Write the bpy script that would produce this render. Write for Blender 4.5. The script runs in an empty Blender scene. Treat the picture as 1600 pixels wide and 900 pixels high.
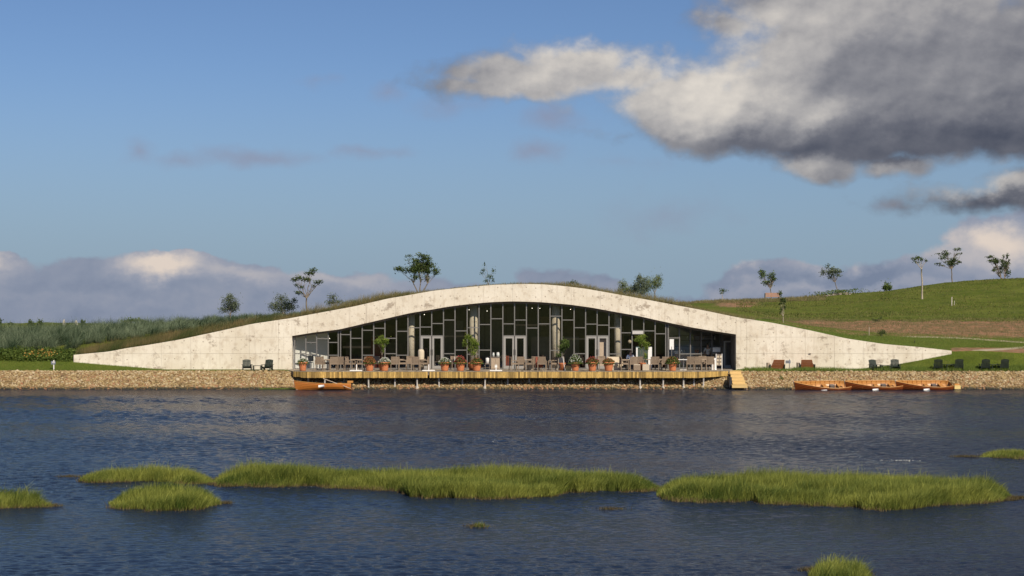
import bpy, math, random
import numpy as np
from mathutils import Vector, Matrix
random.seed(7); RNG = np.random.default_rng(7)
R = math.radians
SC = bpy.context.scene
COL = SC.collection

# ------------------------------------------------------------------ camera
F = 2475.0            # focal length in photo pixels (1600 wide)
HC = 4.39             # eye height above the water
HOR = 505.0           # row of the horizon
cam_d = bpy.data.cameras.new('camera'); cam = bpy.data.objects.new('camera', cam_d); COL.objects.link(cam)
cam.location = (0, 0, HC); cam.rotation_euler = (R(90), 0, 0)
cam_d.sensor_width = 36; cam_d.lens = 36*F/1600; cam_d.shift_y = (HOR-450)/1600.0
cam_d.clip_start = 0.5; cam_d.clip_end = 20000
SC.camera = cam

# ------------------------------------------------------------------ light
SUN_EL, SUN_AZ = 38.0, 153.0      # azimuth clockwise from +Y: behind the camera, to the right
sd = bpy.data.lights.new('sun', 'SUN'); sd.energy = 4.9; sd.angle = R(0.5); sd.color = (1.0, 0.88, 0.72)
sun = bpy.data.objects.new('sun', sd); COL.objects.link(sun)
svec = Vector((math.sin(R(SUN_AZ))*math.cos(R(SUN_EL)), math.cos(R(SUN_AZ))*math.cos(R(SUN_EL)), math.sin(R(SUN_EL))))
sun.rotation_euler = svec.to_track_quat('Z', 'Y').to_euler(); sun.location = svec*200
SC.view_settings.view_transform = 'Standard'; SC.view_settings.look = 'None'
SC.view_settings.exposure = 0.0; SC.view_settings.gamma = 1.0
SC.cycles.max_bounces = 6; SC.cycles.transparent_max_bounces = 12
SC.cycles.use_denoising = True

# ------------------------------------------------------------------ node helper
class NT:
    def __init__(s, tree): s.t = tree; s.n = tree.nodes; s.l = tree.links
    def node(s, typ, **kw):
        n = s.n.new(typ)
        for k, v in kw.items(): setattr(n, k, v)
        return n
    def put(s, sock, v):
        if v is None: return
        if isinstance(v, bpy.types.NodeSocket): s.l.new(v, sock)
        else: sock.default_value = v
    def m(s, op, a, b=None, c=None, clamp=False):
        n = s.node('ShaderNodeMath', operation=op, use_clamp=clamp)
        s.put(n.inputs[0], a); s.put(n.inputs[1], b); s.put(n.inputs[2], c); return n.outputs[0]
    def v(s, op, a, b=None, out=0):
        n = s.node('ShaderNodeVectorMath', operation=op); s.put(n.inputs[0], a)
        if b is not None: s.put(n.inputs[3] if op == 'SCALE' else n.inputs[1], b)
        return n.outputs[out]
    def comb(s, x, y, z):
        n = s.node('ShaderNodeCombineXYZ'); s.put(n.inputs[0], x); s.put(n.inputs[1], y); s.put(n.inputs[2], z); return n.outputs[0]
    def sep(s, a):
        n = s.node('ShaderNodeSeparateXYZ'); s.put(n.inputs[0], a); return n.outputs
    def noise(s, vec, scale=5, det=4, rough=.55, dist=0.0, col=False):
        n = s.node('ShaderNodeTexNoise'); s.put(n.inputs['Vector'], vec); n.inputs['Scale'].default_value = scale
        n.inputs['Detail'].default_value = det; n.inputs['Roughness'].default_value = rough; n.inputs['Distortion'].default_value = dist
        return n.outputs['Color' if col else 'Fac']
    def mix(s, f, a, b, mode='MIX'):
        n = s.node('ShaderNodeMix', data_type='RGBA', blend_type=mode)
        s.put(n.inputs[0], f); s.put(n.inputs[6], a); s.put(n.inputs[7], b); return n.outputs[2]
    def ss(s, x, lo, hi):
        n = s.node('ShaderNodeMapRange', interpolation_type='SMOOTHSTEP'); s.put(n.inputs[0], x)
        s.put(n.inputs[1], lo); s.put(n.inputs[2], hi); n.inputs[3].default_value = 0; n.inputs[4].default_value = 1; return n.outputs[0]
    def lin(s, x, lo, hi, a, b):
        n = s.node('ShaderNodeMapRange'); s.put(n.inputs[0], x)
        s.put(n.inputs[1], lo); s.put(n.inputs[2], hi); n.inputs[3].default_value = a; n.inputs[4].default_value = b; return n.outputs[0]
def C4(c, k=1.0): return (c[0]*k, c[1]*k, c[2]*k, 1.0)
def srgb(r, g, b):
    f = lambda v: (v/255/12.92) if v/255 <= .04045 else ((v/255+.055)/1.055)**2.4
    return (f(r), f(g), f(b))

# ------------------------------------------------------------------ sky: Nishita + clouds placed by direction
SKY_K = 0.07
world = bpy.data.worlds.new('World'); SC.world = world; world.use_nodes = True
w = NT(world.node_tree); w.n.clear()
sky = w.node('ShaderNodeTexSky', sky_type='NISHITA'); sky.sun_disc = False
sky.sun_elevation = R(SUN_EL); sky.sun_rotation = R(SUN_AZ); sky.air_density = 1.0; sky.dust_density = 0.6; sky.ozone_density = 1.6; sky.altitude = 300
D = w.node('ShaderNodeTexCoord').outputs['Generated']
dx, dy, dz = w.sep(D)
front = w.ss(dy, 0.05, 0.3)
dyc = w.m('MAXIMUM', dy, 0.05)
U = w.m('MULTIPLY_ADD', w.m('DIVIDE', dx, dyc), F, 800)
V = w.m('MULTIPLY_ADD', w.m('DIVIDE', dz, dyc), -F, HOR)
warpv = w.comb(dx, dy, w.m('MULTIPLY', dz, 1.35))
lo = (0.0055, 0.0, -0.0085)                         # step away from the light, for relief
def two(scale, det, rough, dist, k=1.0, seed=0.0):
    p = w.v('ADD', warpv, (seed, seed*.7, 0)); a = w.noise(p, scale, det, rough, dist)
    b = w.noise(w.v('ADD', p, (lo[0]*k, 0, lo[2]*k)), scale, det, rough, dist); return a, w.m('SUBTRACT', a, b)
nA, rA = two(8, 6, .52, 0)
nB0, rB0 = two(24, 6, .58, 0, .45, 2.3)
def puff(p, scale, det=2.0):
    n = w.node('ShaderNodeTexVoronoi', feature='F1', normalize=True); w.put(n.inputs['Vector'], p); n.inputs['Scale'].default_value = scale
    n.inputs['Detail'].default_value = det; n.inputs['Roughness'].default_value = .6
    return w.m('SUBTRACT', 1.0, n.outputs['Distance'])
pw = w.v('ADD', warpv, w.v('MULTIPLY', w.v('SUBTRACT', w.noise(warpv, 22, 4, .55, 0, True), (.5, .5, .5)), (.035, .035, .035)))
pA = puff(pw, 17); pA2 = puff(w.v('ADD', pw, (lo[0]*.7, 0, lo[2]*.7)), 17)
rP = w.m('SUBTRACT', pA, pA2)
nB = w.m('ADD', w.m('MULTIPLY', nB0, .55), w.m('MULTIPLY', pA, .45)); rB = rB0
nB = w.m('SUBTRACT', nB, .10)
nC = w.noise(w.v('ADD', warpv, (3.1, 1.7, 0)), 5.0, 3, .5)
relief = w.m('ADD', w.m('MULTIPLY', rA, 1.3), w.m('ADD', w.m('MULTIPLY', rB, .45), w.m('MULTIPLY', rP, .65)))
wob = w.noise(warpv, 12, 5, .6, 0, True)
wob = w.v('MULTIPLY', w.v('SUBTRACT', wob, (.5, .5, .5)), (170, 80, 0))
UV = w.v('ADD', w.comb(U, V, 0), wob)
def field(ells, src):
    acc = None
    for (cx, cy, rx, ry, amp) in ells:
        q = w.v('MULTIPLY', w.v('SUBTRACT', src, (cx, cy, 0)), (1/rx, 1/ry, 0))
        ln = w.v('LENGTH', q, out=1)
        e = w.m('MULTIPLY', w.m('SUBTRACT', 1.0, ln), amp)
        acc = e if acc is None else w.m('SMOOTH_MAX', acc, e, 0.15)
    return acc
def gsum(ells, src):
    """soft sum of bells, for broad light and shade"""
    acc = None
    for (cx, cy, rx, ry, amp) in ells:
        q = w.v('MULTIPLY', w.v('SUBTRACT', src, (cx, cy, 0)), (1/rx, 1/ry, 0)); d2 = w.v('DOT_PRODUCT', q, q, out=1)
        e = w.m('MULTIPLY', w.m('EXPONENT', w.m('MULTIPLY', d2, -1.0)), amp); acc = e if acc is None else w.m('ADD', acc, e)
    return acc
cA, cB = w.m('SUBTRACT', nA, .5), w.m('SUBTRACT', nB, .5)
cloud_e = [(1500, 105, 400, 150, 1.5), (1290, 165, 270, 98, 1.3), (1360, 20, 270, 90, 1.3), (1070, 160, 170, 80, .95), (1140, 205, 150, 50, .9),
           (920, 92, 120, 46, .95), (820, 122, 130, 34, .8), (740, 142, 90, 20, .5), (1000, 110, 90, 50, .8), (1500, -160, 480, 210, 1.6), (1600, 190, 260, 72, 1.4), (1140, 40, 70, 30, .6),
           (970, 212, 90, 24, .4), (1278, 262, 72, 28, .7), (1412, 262, 54, 18, .5), (1545, 312, 140, 34, .9), (1400, 325, 50, 16, .2), (1610, 295, 120, 42, 1.0)]
m1 = field(cloud_e, UV)
t1 = w.m('ADD', m1, w.m('ADD', w.m('MULTIPLY', cA, 1.5), w.m('MULTIPLY', cB, 1.9)))
den1 = w.ss(t1, -0.14, 0.42)
wisp_e = [(205, 238, 50, 26, 1.0), (395, 246, 120, 18, .9), (285, 250, 65, 16, .8), (565, 238, 62, 14, .8), (628, 150, 44, 18, .8), (700, 165, 70, 16, .6), (522, 128, 40, 14, .5), (845, 240, 60, 26, 1.1), (855, 186, 90, 30, 1.1), (1385, 322, 30, 14, .9), (960, 250, 120, 22, .6), (1040, 330, 120, 40, .4)]
mw = field(wisp_e, UV)
denw = w.m('MULTIPLY', w.ss(w.m('ADD', mw, w.m('ADD', w.m('MULTIPLY', cA, 1.3), w.m('MULTIPLY', cB, 2.2))), -.15, 1.2), .62)
low_e = [(60, 485, 360, 84, 1.5), (340, 485, 340, 72, 1.5), (600, 485, 300, 62, 1.3), (900, 496, 380, 56, 1.2), (1240, 448, 150, 46, 1.3), (1240, 430, 70, 30, 1.0), (1370, 435, 60, 30, 1.0), (1500, 450, 280, 72, 1.5),
         (1545, 372, 90, 42, 1.0), (1620, 390, 130, 66, 1.3), (262, 417, 72, 24, 1.3), (-5, 418, 54, 28, 1.3), (400, 430, 80, 20, .8), (550, 440, 110, 20, .8),
         (1180, 438, 70, 20, .8), (130, 408, 60, 16, .5), (860, 430, 50, 22, .5), (930, 445, 50, 16, .5)]
m2 = field(low_e, UV)
t2 = w.m('ADD', w.m('ADD', w.m('SUBTRACT', m2, w.m('MULTIPLY', w.m('SUBTRACT', .55, nC), w.ss(V, 470, 420))), w.m('MULTIPLY', gsum([(262, 412, 62, 22, 1), (-5, 414, 46, 26, 1)], UV), .35)), w.m('ADD', w.m('MULTIPLY', cB, 1.1), w.m('MULTIPLY', cA, .5)))
den2 = w.ss(w.m('ADD', t2, w.m('MULTIPLY', cB, .7)), -0.02, 0.24)
# light and shade inside the clouds (the sky is a picture of far bodies; it gives the light it shows)
UVs = w.v('ADD', w.comb(U, V, 0), w.v('MULTIPLY', w.v('SUBTRACT', w.noise(warpv, 13, 6, .6, 0, True), (.5, .5, .5)), (190, 150, 0)))
l1 = gsum([(900, 75, 150, 60, .58), (1010, 155, 130, 80, .56), (1150, 140, 100, 66, .62), (1450, 60, 300, 90, .05), (1060, 210, 70, 30, .12), (1220, 45, 150, 60, .34), (1400, 10, 260, 60, .26), (1290, 165, 45, 18, .34), (1460, 130, 200, 50, .08), (800, 130, 110, 34, .30),
           (1520, 290, 110, 16, .34), (1600, 282, 90, 18, .36), (1278, 256, 66, 22, .42), (1412, 258, 50, 14, .30), (1400, -160, 500, 110, .35),
           (1380, 222, 330, 36, -.24), (1140, 95, 60, 28, -.16), (1110, 225, 110, 18, -.12), (930, 140, 60, 18, -.10), (1560, 318, 120, 14, -.14)], UVs)
rk_ = w.m('ADD', .75, w.m('MULTIPLY', l1, 1.1))
lum1 = w.m('ADD', .24, w.m('ADD', l1, w.m('ADD', w.m('MULTIPLY', relief, rk_), w.m('ADD', w.m('MULTIPLY', cA, .40), w.m('MULTIPLY', cB, .22)))))
lum1 = w.m('MULTIPLY', w.ss(t1, -.5, .3), w.m('MAXIMUM', lum1, 0.0))
lum1 = w.m('SUBTRACT', 1.0, w.m('EXPONENT', w.m('MULTIPLY', lum1, -1.0)))
lum1 = w.m('MULTIPLY', lum1, 1.42)
l2 = gsum([(262, 411, 58, 22, 1.5), (-5, 411, 44, 28, 1.4), (385, 427, 70, 14, .38), (545, 437, 110, 18, .45), (1168, 425, 30, 9, .5), (1262, 415, 36, 14, .42), (1545, 355, 60, 24, .95),
           (1600, 382, 100, 28, .85), (1450, 408, 90, 22, .55), (810, 448, 160, 14, .15), (1230, 455, 200, 9, .30), (1328, 420, 14, 12, .45), (110, 470, 200, 8, .10), (1500, 455, 150, 8, .2),
           (1230, 438, 120, 10, -.12), (1370, 432, 60, 18, -.22), (1230, 410, 34, 12, -.15), (300, 448, 300, 10, -.06)], UVs)
lum2 = w.m('ADD', .20, w.m('ADD', l2, w.m('ADD', w.m('MULTIPLY', relief, .7), w.m('ADD', w.m('MULTIPLY', cA, .35), w.m('MULTIPLY', cB, .55)))))
lum2 = w.m('MULTIPLY', w.m('SUBTRACT', 1.0, w.m('EXPONENT', w.m('MULTIPLY', w.m('MAXIMUM', lum2, 0.0), -1.0))), 1.34)
def cramp(x, stops):
    n = w.node('ShaderNodeValToRGB'); w.put(n.inputs[0], x); e = n.color_ramp.elements
    while len(e) < len(stops): e.new(.5)
    for i, (p, c) in enumerate(stops): e[i].position = p; e[i].color = C4(srgb(*c))
    return n.outputs[0]
c1 = cramp(lum1, [(0, (74, 77, 90)), (.25, (104, 105, 114)), (.5, (142, 141, 145)), (.75, (184, 180, 177)), (1, (226, 218, 207))])
c2 = cramp(lum2, [(0, (116, 126, 150)), (.25, (136, 143, 163)), (.5, (156, 158, 172)), (.75, (190, 183, 184)), (1, (232, 214, 198))])
# the sky away from the frame goes on the same way: scattered cumulus and a low bank
gen = w.ss(w.m('ADD', w.noise(w.comb(dx, dy, w.m('MULTIPLY', dz, 2.4)), 2.6, 8, .58, .2), w.m('MULTIPLY', w.m('ABSOLUTE', dz), -0.06)), .52, .68)
upper = w.ss(V, -60, -260)
outw = w.m('MAXIMUM', w.m('SUBTRACT', 1.0, front), upper)
side = w.ss(w.m('ABSOLUTE', w.m('SUBTRACT', U, 800)), 1000, 1300)
outw = w.m('MAXIMUM', outw, side)
gen = w.m('MULTIPLY', w.m('MULTIPLY', gen, outw), .8)
bank_o = w.m('MULTIPLY', w.ss(w.m('ADD', dz, w.m('MULTIPLY', nA, -.09)), 0.02, -0.03), outw)
gen = w.m('MAXIMUM', gen, w.m('MULTIPLY', bank_o, .9))
k = 1/SKY_K
skyc = w.mix(1.0, sky.outputs[0], C4((0.76, 0.90, 1.16)), 'MULTIPLY')
# slight haze whitening towards the horizon
hz = w.ss(dz, 0.17, 0.0)
skyc = w.mix(w.m('MULTIPLY', hz, .85), skyc, C4(srgb(134, 156, 178), k))
def up(c): return w.v('SCALE', c, k)
cg = cramp(w.m('ADD', .45, w.m('MULTIPLY', relief, .8), clamp=True), [(0, (96, 99, 112)), (.5, (150, 150, 156)), (1, (214, 208, 200))])
o = w.mix(gen, skyc, up(cg))
fm = w.m('MULTIPLY', front, 1.0)
o = w.mix(w.m('MULTIPLY', denw, fm), o, C4(srgb(142, 144, 164), k))
o = w.mix(w.m('MULTIPLY', w.m('MULTIPLY', den2, fm), .85), o, up(c2))
o = w.mix(w.m('MULTIPLY', w.m('MULTIPLY', den1, fm), .96), o, up(c1))
bg = w.node('ShaderNodeBackground'); w.put(bg.inputs[0], o); bg.inputs[1].default_value = SKY_K
w.l.new(bg.outputs[0], w.node('ShaderNodeOutputWorld').inputs[0])
world.cycles.sampling_method = 'MANUAL'; world.cycles.sample_map_resolution = 512

# ------------------------------------------------------------------ placing: photo column / row at a distance -> point
def X(px, Y): return (px-800)/F*Y
def Z(py, Y): return HC-(py-HOR)/F*Y
def P(px, py, Y): return Vector((X(px, Y), Y, Z(py, Y)))

# ------------------------------------------------------------------ mesh building
class MB:
    def __init__(s): s.v = []; s.f = []
    def add(s, vs, fs):
        b = len(s.v); s.v.extend([tuple(q) for q in vs]); s.f.extend([tuple(i+b for i in f) for f in fs]); return s
    def box(s, c, d, rot=None):
        hx, hy, hz = d[0]/2, d[1]/2, d[2]/2
        vs = [Vector((x, y, z)) for z in (-hz, hz) for x, y in ((-hx, -hy), (hx, -hy), (hx, hy), (-hx, hy))]
        if rot is not None: vs = [rot @ q for q in vs]
        c = Vector(c)
        return s.add([q+c for q in vs], [(3, 2, 1, 0), (4, 5, 6, 7), (0, 1, 5, 4), (1, 2, 6, 5), (2, 3, 7, 6), (3, 0, 4, 7)])
    def bar(s, a, b, wd, th, upv=(0, 0, 1)):
        a, b = Vector(a), Vector(b); d = (b-a); L = d.length; d.normalize()
        sidev = d.cross(Vector(upv))
        if sidev.length < 1e-4: sidev = d.cross(Vector((0, 1, 0)))
        sidev.normalize(); u = sidev.cross(d)
        rot = Matrix((sidev, d, u)).transposed()
        return s.box((a+b)/2, (wd, L, th), rot)
    def tube(s, pts, rad, n=6, cap=True):
        pts = [Vector(p) for p in pts]
        if not hasattr(rad, '__len__'): rad = [rad]*len(pts)
        vs = []; ref = Vector((0.3, 1, 0.1)).normalized()
        for i, p in enumerate(pts):
            d = (pts[min(i+1, len(pts)-1)]-pts[max(i-1, 0)]).normalized()
            a = d.cross(ref)
            if a.length < .05: a = d.cross(Vector((1, 0, 0)))
            a.normalize(); b = d.cross(a)
            for k in range(n):
                t = 2*math.pi*k/n; vs.append(p+(a*math.cos(t)+b*math.sin(t))*rad[i])
        fs = [(i*n+k, i*n+(k+1) % n, (i+1)*n+(k+1) % n, (i+1)*n+k) for i in range(len(pts)-1) for k in range(n)]
        if cap: fs += [tuple(range(n)), tuple(reversed(range((len(pts)-1)*n, len(pts)*n)))]
        return s.add(vs, fs)
    def lathe(s, prof, c=(0, 0, 0), n=16):
        vs = [(c[0]+r*math.cos(2*math.pi*k/n), c[1]+r*math.sin(2*math.pi*k/n), c[2]+z) for r, z in prof for k in range(n)]
        fs = [(i*n+k, i*n+(k+1) % n, (i+1)*n+(k+1) % n, (i+1)*n+k) for i in range(len(prof)-1) for k in range(n)]
        if prof[0][0] > 1e-4: fs.append(tuple(reversed(range(n))))
        if prof[-1][0] > 1e-4: fs.append(tuple(range((len(prof)-1)*n, len(prof)*n)))
        return s.add(vs, fs)
    def build(s, name, mat=None, parent=None, smooth=False, loc=None):
        me = bpy.data.meshes.new(name); me.from_pydata([tuple(q) for q in s.v], [], s.f); me.update()
        if mat: me.materials.append(mat)
        if smooth: me.shade_smooth()
        return link(name, me, parent, loc)
def link(name, me, parent=None, loc=None):
    ob = bpy.data.objects.new(name, me); COL.objects.link(ob)
    if parent: ob.parent = parent
    if loc is not None: ob.location = loc
    return ob
def np_mesh(name, V_, Fc, mat, nper, attrs=None, parent=None, smooth=False):
    """V_ (n,3), Fc (m,nper) arrays -> one mesh object, with float attributes on points"""
    me = bpy.data.meshes.new(name); V_ = np.asarray(V_, dtype=np.float32); Fc = np.asarray(Fc, dtype=np.int32)
    me.vertices.add(len(V_)); me.vertices.foreach_set('co', V_.ravel())
    me.loops.add(Fc.size); me.loops.foreach_set('vertex_index', Fc.ravel())
    me.polygons.add(len(Fc)); me.polygons.foreach_set('loop_start', np.arange(0, Fc.size, nper, dtype=np.int32))
    me.update(calc_edges=True)
    for k, a in (attrs or {}).items():
        at = me.attributes.new(k, 'FLOAT', 'POINT'); at.data.foreach_set('value', np.asarray(a, dtype=np.float32).ravel())
    me.materials.append(mat)
    if smooth: me.shade_smooth()
    return link(name, me, parent)
def tag(o, label=None, cat=None, group=None, kind=None):
    if label: o['label'] = label
    if cat: o['category'] = cat
    if group: o['group'] = group
    if kind: o['kind'] = kind
    return o
def thing(name, label, cat, loc=(0, 0, 0), rz=0.0, group=None):
    o = bpy.data.objects.new(name, None); o.empty_display_size = .2; COL.objects.link(o)
    o.location = loc; o.rotation_euler = (0, 0, rz); return tag(o, label, cat, group)
def copy_thing(root, loc, rz, label, group=None):
    def rec(o, par):
        c = o.copy(); COL.objects.link(c); c.parent = par
        for ch in o.children: rec(ch, c)
        return c
    r = rec(root, None); r.location = loc; r.rotation_euler = (0, 0, rz); r['label'] = label
    if group: r['group'] = group
    return r

# ------------------------------------------------------------------ materials
def newmat(name):
    m = bpy.data.materials.new(name); m.use_nodes = True; n = NT(m.node_tree); n.n.clear()
    return m, n, n.node('ShaderNodeOutputMaterial')
def pmat(name, col, rough=.8, var=.18, scale=6, col2=None, bump=0.0, bscale=40, metal=0, spec=.3, stretch=(1, 1, 1), island=0.0, det=5):
    m, n, out = newmat(name)
    tc = n.node('ShaderNodeTexCoord').outputs['Object']; vec = n.v('MULTIPLY', tc, stretch)
    f = n.noise(vec, scale, det, .6)
    f = n.lin(f, .3, .7, 0, 1)
    c = n.mix(f, C4(col, 1-var), C4(col2 if col2 else col, 1+var))
    if island:
        g = n.node('ShaderNodeNewGeometry').outputs['Random Per Island']
        c = n.mix(1.0, c, n.comb(n.lin(g, 0, 1, 1-island, 1+island), n.lin(g, 0, 1, 1-island, 1+island), n.lin(g, 0, 1, 1-island, 1+island*.8)), 'MULTIPLY')
    b = n.node('ShaderNodeBsdfPrincipled'); n.put(b.inputs['Base Color'], c); b.inputs['Roughness'].default_value = rough
    b.inputs['Metallic'].default_value = metal; b.inputs['Specular IOR Level'].default_value = spec
    if bump:
        bn = n.node('ShaderNodeBump'); bn.inputs['Strength'].default_value = bump; bn.inputs['Distance'].default_value = .02
        n.put(bn.inputs['Height'], n.noise(vec, bscale, 4, .6)); n.l.new(bn.outputs[0], b.inputs['Normal'])
    n.l.new(b.outputs[0], out.inputs[0]); return m
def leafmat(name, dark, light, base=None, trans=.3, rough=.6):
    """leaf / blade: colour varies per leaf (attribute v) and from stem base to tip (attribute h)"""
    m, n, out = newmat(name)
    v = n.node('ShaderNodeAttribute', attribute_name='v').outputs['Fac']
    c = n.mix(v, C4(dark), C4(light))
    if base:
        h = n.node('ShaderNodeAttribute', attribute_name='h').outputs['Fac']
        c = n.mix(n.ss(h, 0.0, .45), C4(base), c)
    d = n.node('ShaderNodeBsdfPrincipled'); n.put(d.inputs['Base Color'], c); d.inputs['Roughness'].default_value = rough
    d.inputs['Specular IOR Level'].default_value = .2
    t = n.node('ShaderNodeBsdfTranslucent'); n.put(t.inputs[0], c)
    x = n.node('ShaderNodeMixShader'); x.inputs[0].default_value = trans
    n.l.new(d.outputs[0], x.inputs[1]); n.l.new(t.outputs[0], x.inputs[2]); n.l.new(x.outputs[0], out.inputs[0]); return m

# concrete: cream board-marked, stains, tie holes, light weathering
def concrete():
    m, n, out = newmat('cast_concrete')
    tc = n.node('ShaderNodeTexCoord').outputs['Object']; x, y, z = n.sep(tc)
    big = n.noise(tc, .35, 5, .6); mid = n.noise(n.v('MULTIPLY', tc, (1, 1, .8)), 2.2, 6, .65); fine = n.noise(tc, 14, 5, .7)
    c = n.mix(n.lin(big, .35, .65, 0, 1), C4((.66, .595, .475)), C4((.78, .725, .61)))
    c = n.mix(n.m('MULTIPLY', n.ss(mid, .48, .68), .42), c, C4((.42, .33, .23)))
    c = n.mix(n.m('MULTIPLY', n.ss(fine, .52, .70), .30), c, C4((.42, .36, .29)))
    streak = n.noise(n.v('MULTIPLY', tc, (4.5, 1, .35)), 1.0, 4, .6)
    c = n.mix(n.m('MULTIPLY', n.ss(streak, .52, .70), .30), c, C4((.42, .35, .27)))
    dark = n.noise(n.v('ADD', n.v('MULTIPLY', tc, (1, 1, 1.4)), (9, 0, 3)), .8, 7, .72)
    c = n.mix(n.m('MULTIPLY', n.ss(dark, .55, .64), .75), c, C4((.30, .24, .18)))
    # tie holes on a rough grid, some of them filled
    fx = n.m('SUBTRACT', n.m('FRACT', n.m('DIVIDE', x, .66)), .5); fz = n.m('SUBTRACT', n.m('FRACT', n.m('DIVIDE', n.m('ADD', z, n.m('MULTIPLY', big, .5)), .62)), .5)
    d = n.v('LENGTH', n.comb(fx, fz, 0), out=1)
    hole = n.m('MULTIPLY', n.ss(d, .085, .045), n.ss(n.noise(tc, 1.7, 2, .5), .46, .56))
    c = n.mix(n.m('MULTIPLY', hole, .7), c, C4((.24, .17, .12)))
    # small pitting
    vor = n.node('ShaderNodeTexVoronoi'); n.put(vor.inputs['Vector'], n.v('MULTIPLY', tc, (1, 1, 1.3))); vor.inputs['Scale'].default_value = 3.1
    pit = n.m('MULTIPLY', n.ss(vor.outputs['Distance'], .13, .07), n.ss(n.noise(tc, .9, 3, .6), .5, .6))
    c = n.mix(n.m('MULTIPLY', pit, .6), c, C4((.30, .22, .16)))
    b = n.node('ShaderNodeBsdfPrincipled'); n.put(b.inputs['Base Color'], c); b.inputs['Roughness'].default_value = .85; b.inputs['Specular IOR Level'].default_value = .25
    bn = n.node('ShaderNodeBump'); bn.inputs['Strength'].default_value = .5; bn.inputs['Distance'].default_value = .03
    n.put(bn.inputs['Height'], n.m('ADD', fine, n.m('MULTIPLY', mid, 1.2))); n.l.new(bn.outputs[0], b.inputs['Normal'])
    n.l.new(b.outputs[0], out.inputs[0]); return m
M = {}
M['concrete'] = concrete()
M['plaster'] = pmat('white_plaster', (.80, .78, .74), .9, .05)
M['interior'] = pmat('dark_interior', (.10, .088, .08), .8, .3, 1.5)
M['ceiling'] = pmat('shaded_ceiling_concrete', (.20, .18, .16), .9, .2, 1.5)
M['floor'] = pmat('stone_floor', (.22, .19, .16), .6, .15, 3)
M['frame'] = pmat('grey_aluminium', (.185, .178, .165), .45, .08, 8, metal=.2, spec=.5)
M['head'] = pmat('brown_flashing', (.17, .14, .115), .7, .2, 6)
M['wood_deck'] = pmat('weathered_decking', (.30, .255, .195), .85, .25, 4, stretch=(8, 1, 1), island=.25)
M['wood_fascia'] = pmat('golden_softwood', (.36, .215, .06), .75, .25, 5, col2=(.47, .32, .11), stretch=(9, 9, 1), island=.5)
M['wood_step'] = pmat('fresh_softwood', (.62, .44, .19), .75, .15, 5, stretch=(1, 9, 9), island=.12)
M['post'] = pmat('galvanised_post', (.40, .38, .35), .7, .25, 6)
M['rattan'] = pmat('taupe_rattan', (.255, .195, .14), .85, .3, 45, bump=.5, bscale=90)
M['cushion'] = pmat('ecru_cushion', (.50, .43, .33), .95, .10, 12)
M['table'] = pmat('weathered_teak', (.38, .30, .22), .8, .2, 6, stretch=(6, 1, 1))
M['terra'] = pmat('terracotta', (.56, .20, .085), .85, .15, 9, bump=.2)
M['soil'] = pmat('potting_soil', (.05, .035, .025), 1, .2)
M['white'] = pmat('white_paint', (.80, .79, .76), .6, .04)
M['cream'] = pmat('cream_fabric', (.58, .50, .37), .95, .08)
M['dgreen'] = pmat('dark_green_paint', (.020, .030, .022), .6, .3, 8)
M['brownwood'] = pmat('red_brown_slats', (.27, .095, .035), .65, .2, 5, stretch=(1, 8, 8))
M['boat_out'] = pmat('varnished_mahogany', (.24, .062, .014), .35, .25, 4, stretch=(1, 8, 8), spec=.5)
M['boat_in'] = pmat('varnished_pine', (.50, .235, .062), .4, .2, 4, stretch=(1, 8, 8), spec=.5)
M['boat_trim'] = pmat('pale_stem_wood', (.55, .46, .36), .6, .15, 6)
M['bark'] = pmat('grey_bark', (.20, .165, .125), .95, .3, 8, bump=.5)
M['palebark'] = pmat('pale_stem', (.36, .31, .24), .9, .25, 8)
M['black'] = pmat('blackboard', (.03, .032, .038), .6, .2)
M['greysign'] = pmat('grey_blue_sign', (.17, .19, .24), .6, .1)
M['rock_old'] = pmat('quarried_stone_dry', (.22, .145, .075), .95, .3, 1.3, col2=(.40, .31, .19), island=.75, bump=.3)
M['palestone'] = pmat('pale_limestone', (.55, .50, .42), .95, .3, 5, bump=.4)
def stonemat():
    m, n, out = newmat('bank_stone')
    tc = n.node('ShaderNodeTexCoord').outputs['Object']; z = n.sep(tc)[2]
    isl = n.node('ShaderNodeNewGeometry').outputs['Random Per Island']
    f = n.lin(n.noise(tc, 1.1, 5, .6), .3, .7, 0, 1)
    c = n.mix(f, C4((.26, .175, .075)), C4((.40, .30, .145)))
    c = n.mix(n.ss(isl, .55, 1.0), c, C4((.50, .41, .26))); c = n.mix(n.ss(isl, .30, .0), c, C4((.14, .09, .045)))
    c = n.mix(n.m('MULTIPLY', n.ss(n.noise(tc, 5, 4, .6), .5, .7), .35), c, C4((.16, .11, .07)))
    wet = n.ss(n.m('ADD', z, n.m('MULTIPLY', n.noise(tc, .9, 3, .6), -.22)), .10, -.04)
    c = n.mix(wet, c, C4((.045, .042, .024)))
    b = n.node('ShaderNodeBsdfPrincipled'); n.put(b.inputs['Base Color'], c); n.put(b.inputs['Roughness'], n.m('MULTIPLY_ADD', wet, -.5, .92)); b.inputs['Specular IOR Level'].default_value = .3
    n.l.new(b.outputs[0], out.inputs[0]); return m
M['rock'] = stonemat()
M['rubble'] = pmat('grey_rubble', (.26, .22, .17), .95, .3, 3)
M['yellow'] = pmat('yellow_plastic', (.72, .55, .22), .6, .05)
M['orange_wood'] = pmat('orange_bench_wood', (.38, .21, .13), .7, .15, 5)
M['skin'] = pmat('skin', (.50, .30, .21), .6, .05)
M['shirt'] = pmat('white_cotton', (.80, .80, .80), .9, .04)
M['trousers'] = pmat('dark_cloth', (.04, .045, .06), .9, .1)
M['hair'] = pmat('dark_hair', (.03, .022, .018), .7, .2)
M['glassware'] = pmat('frosted_jar', (.55, .58, .55), .3, .1, spec=.6)
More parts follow.
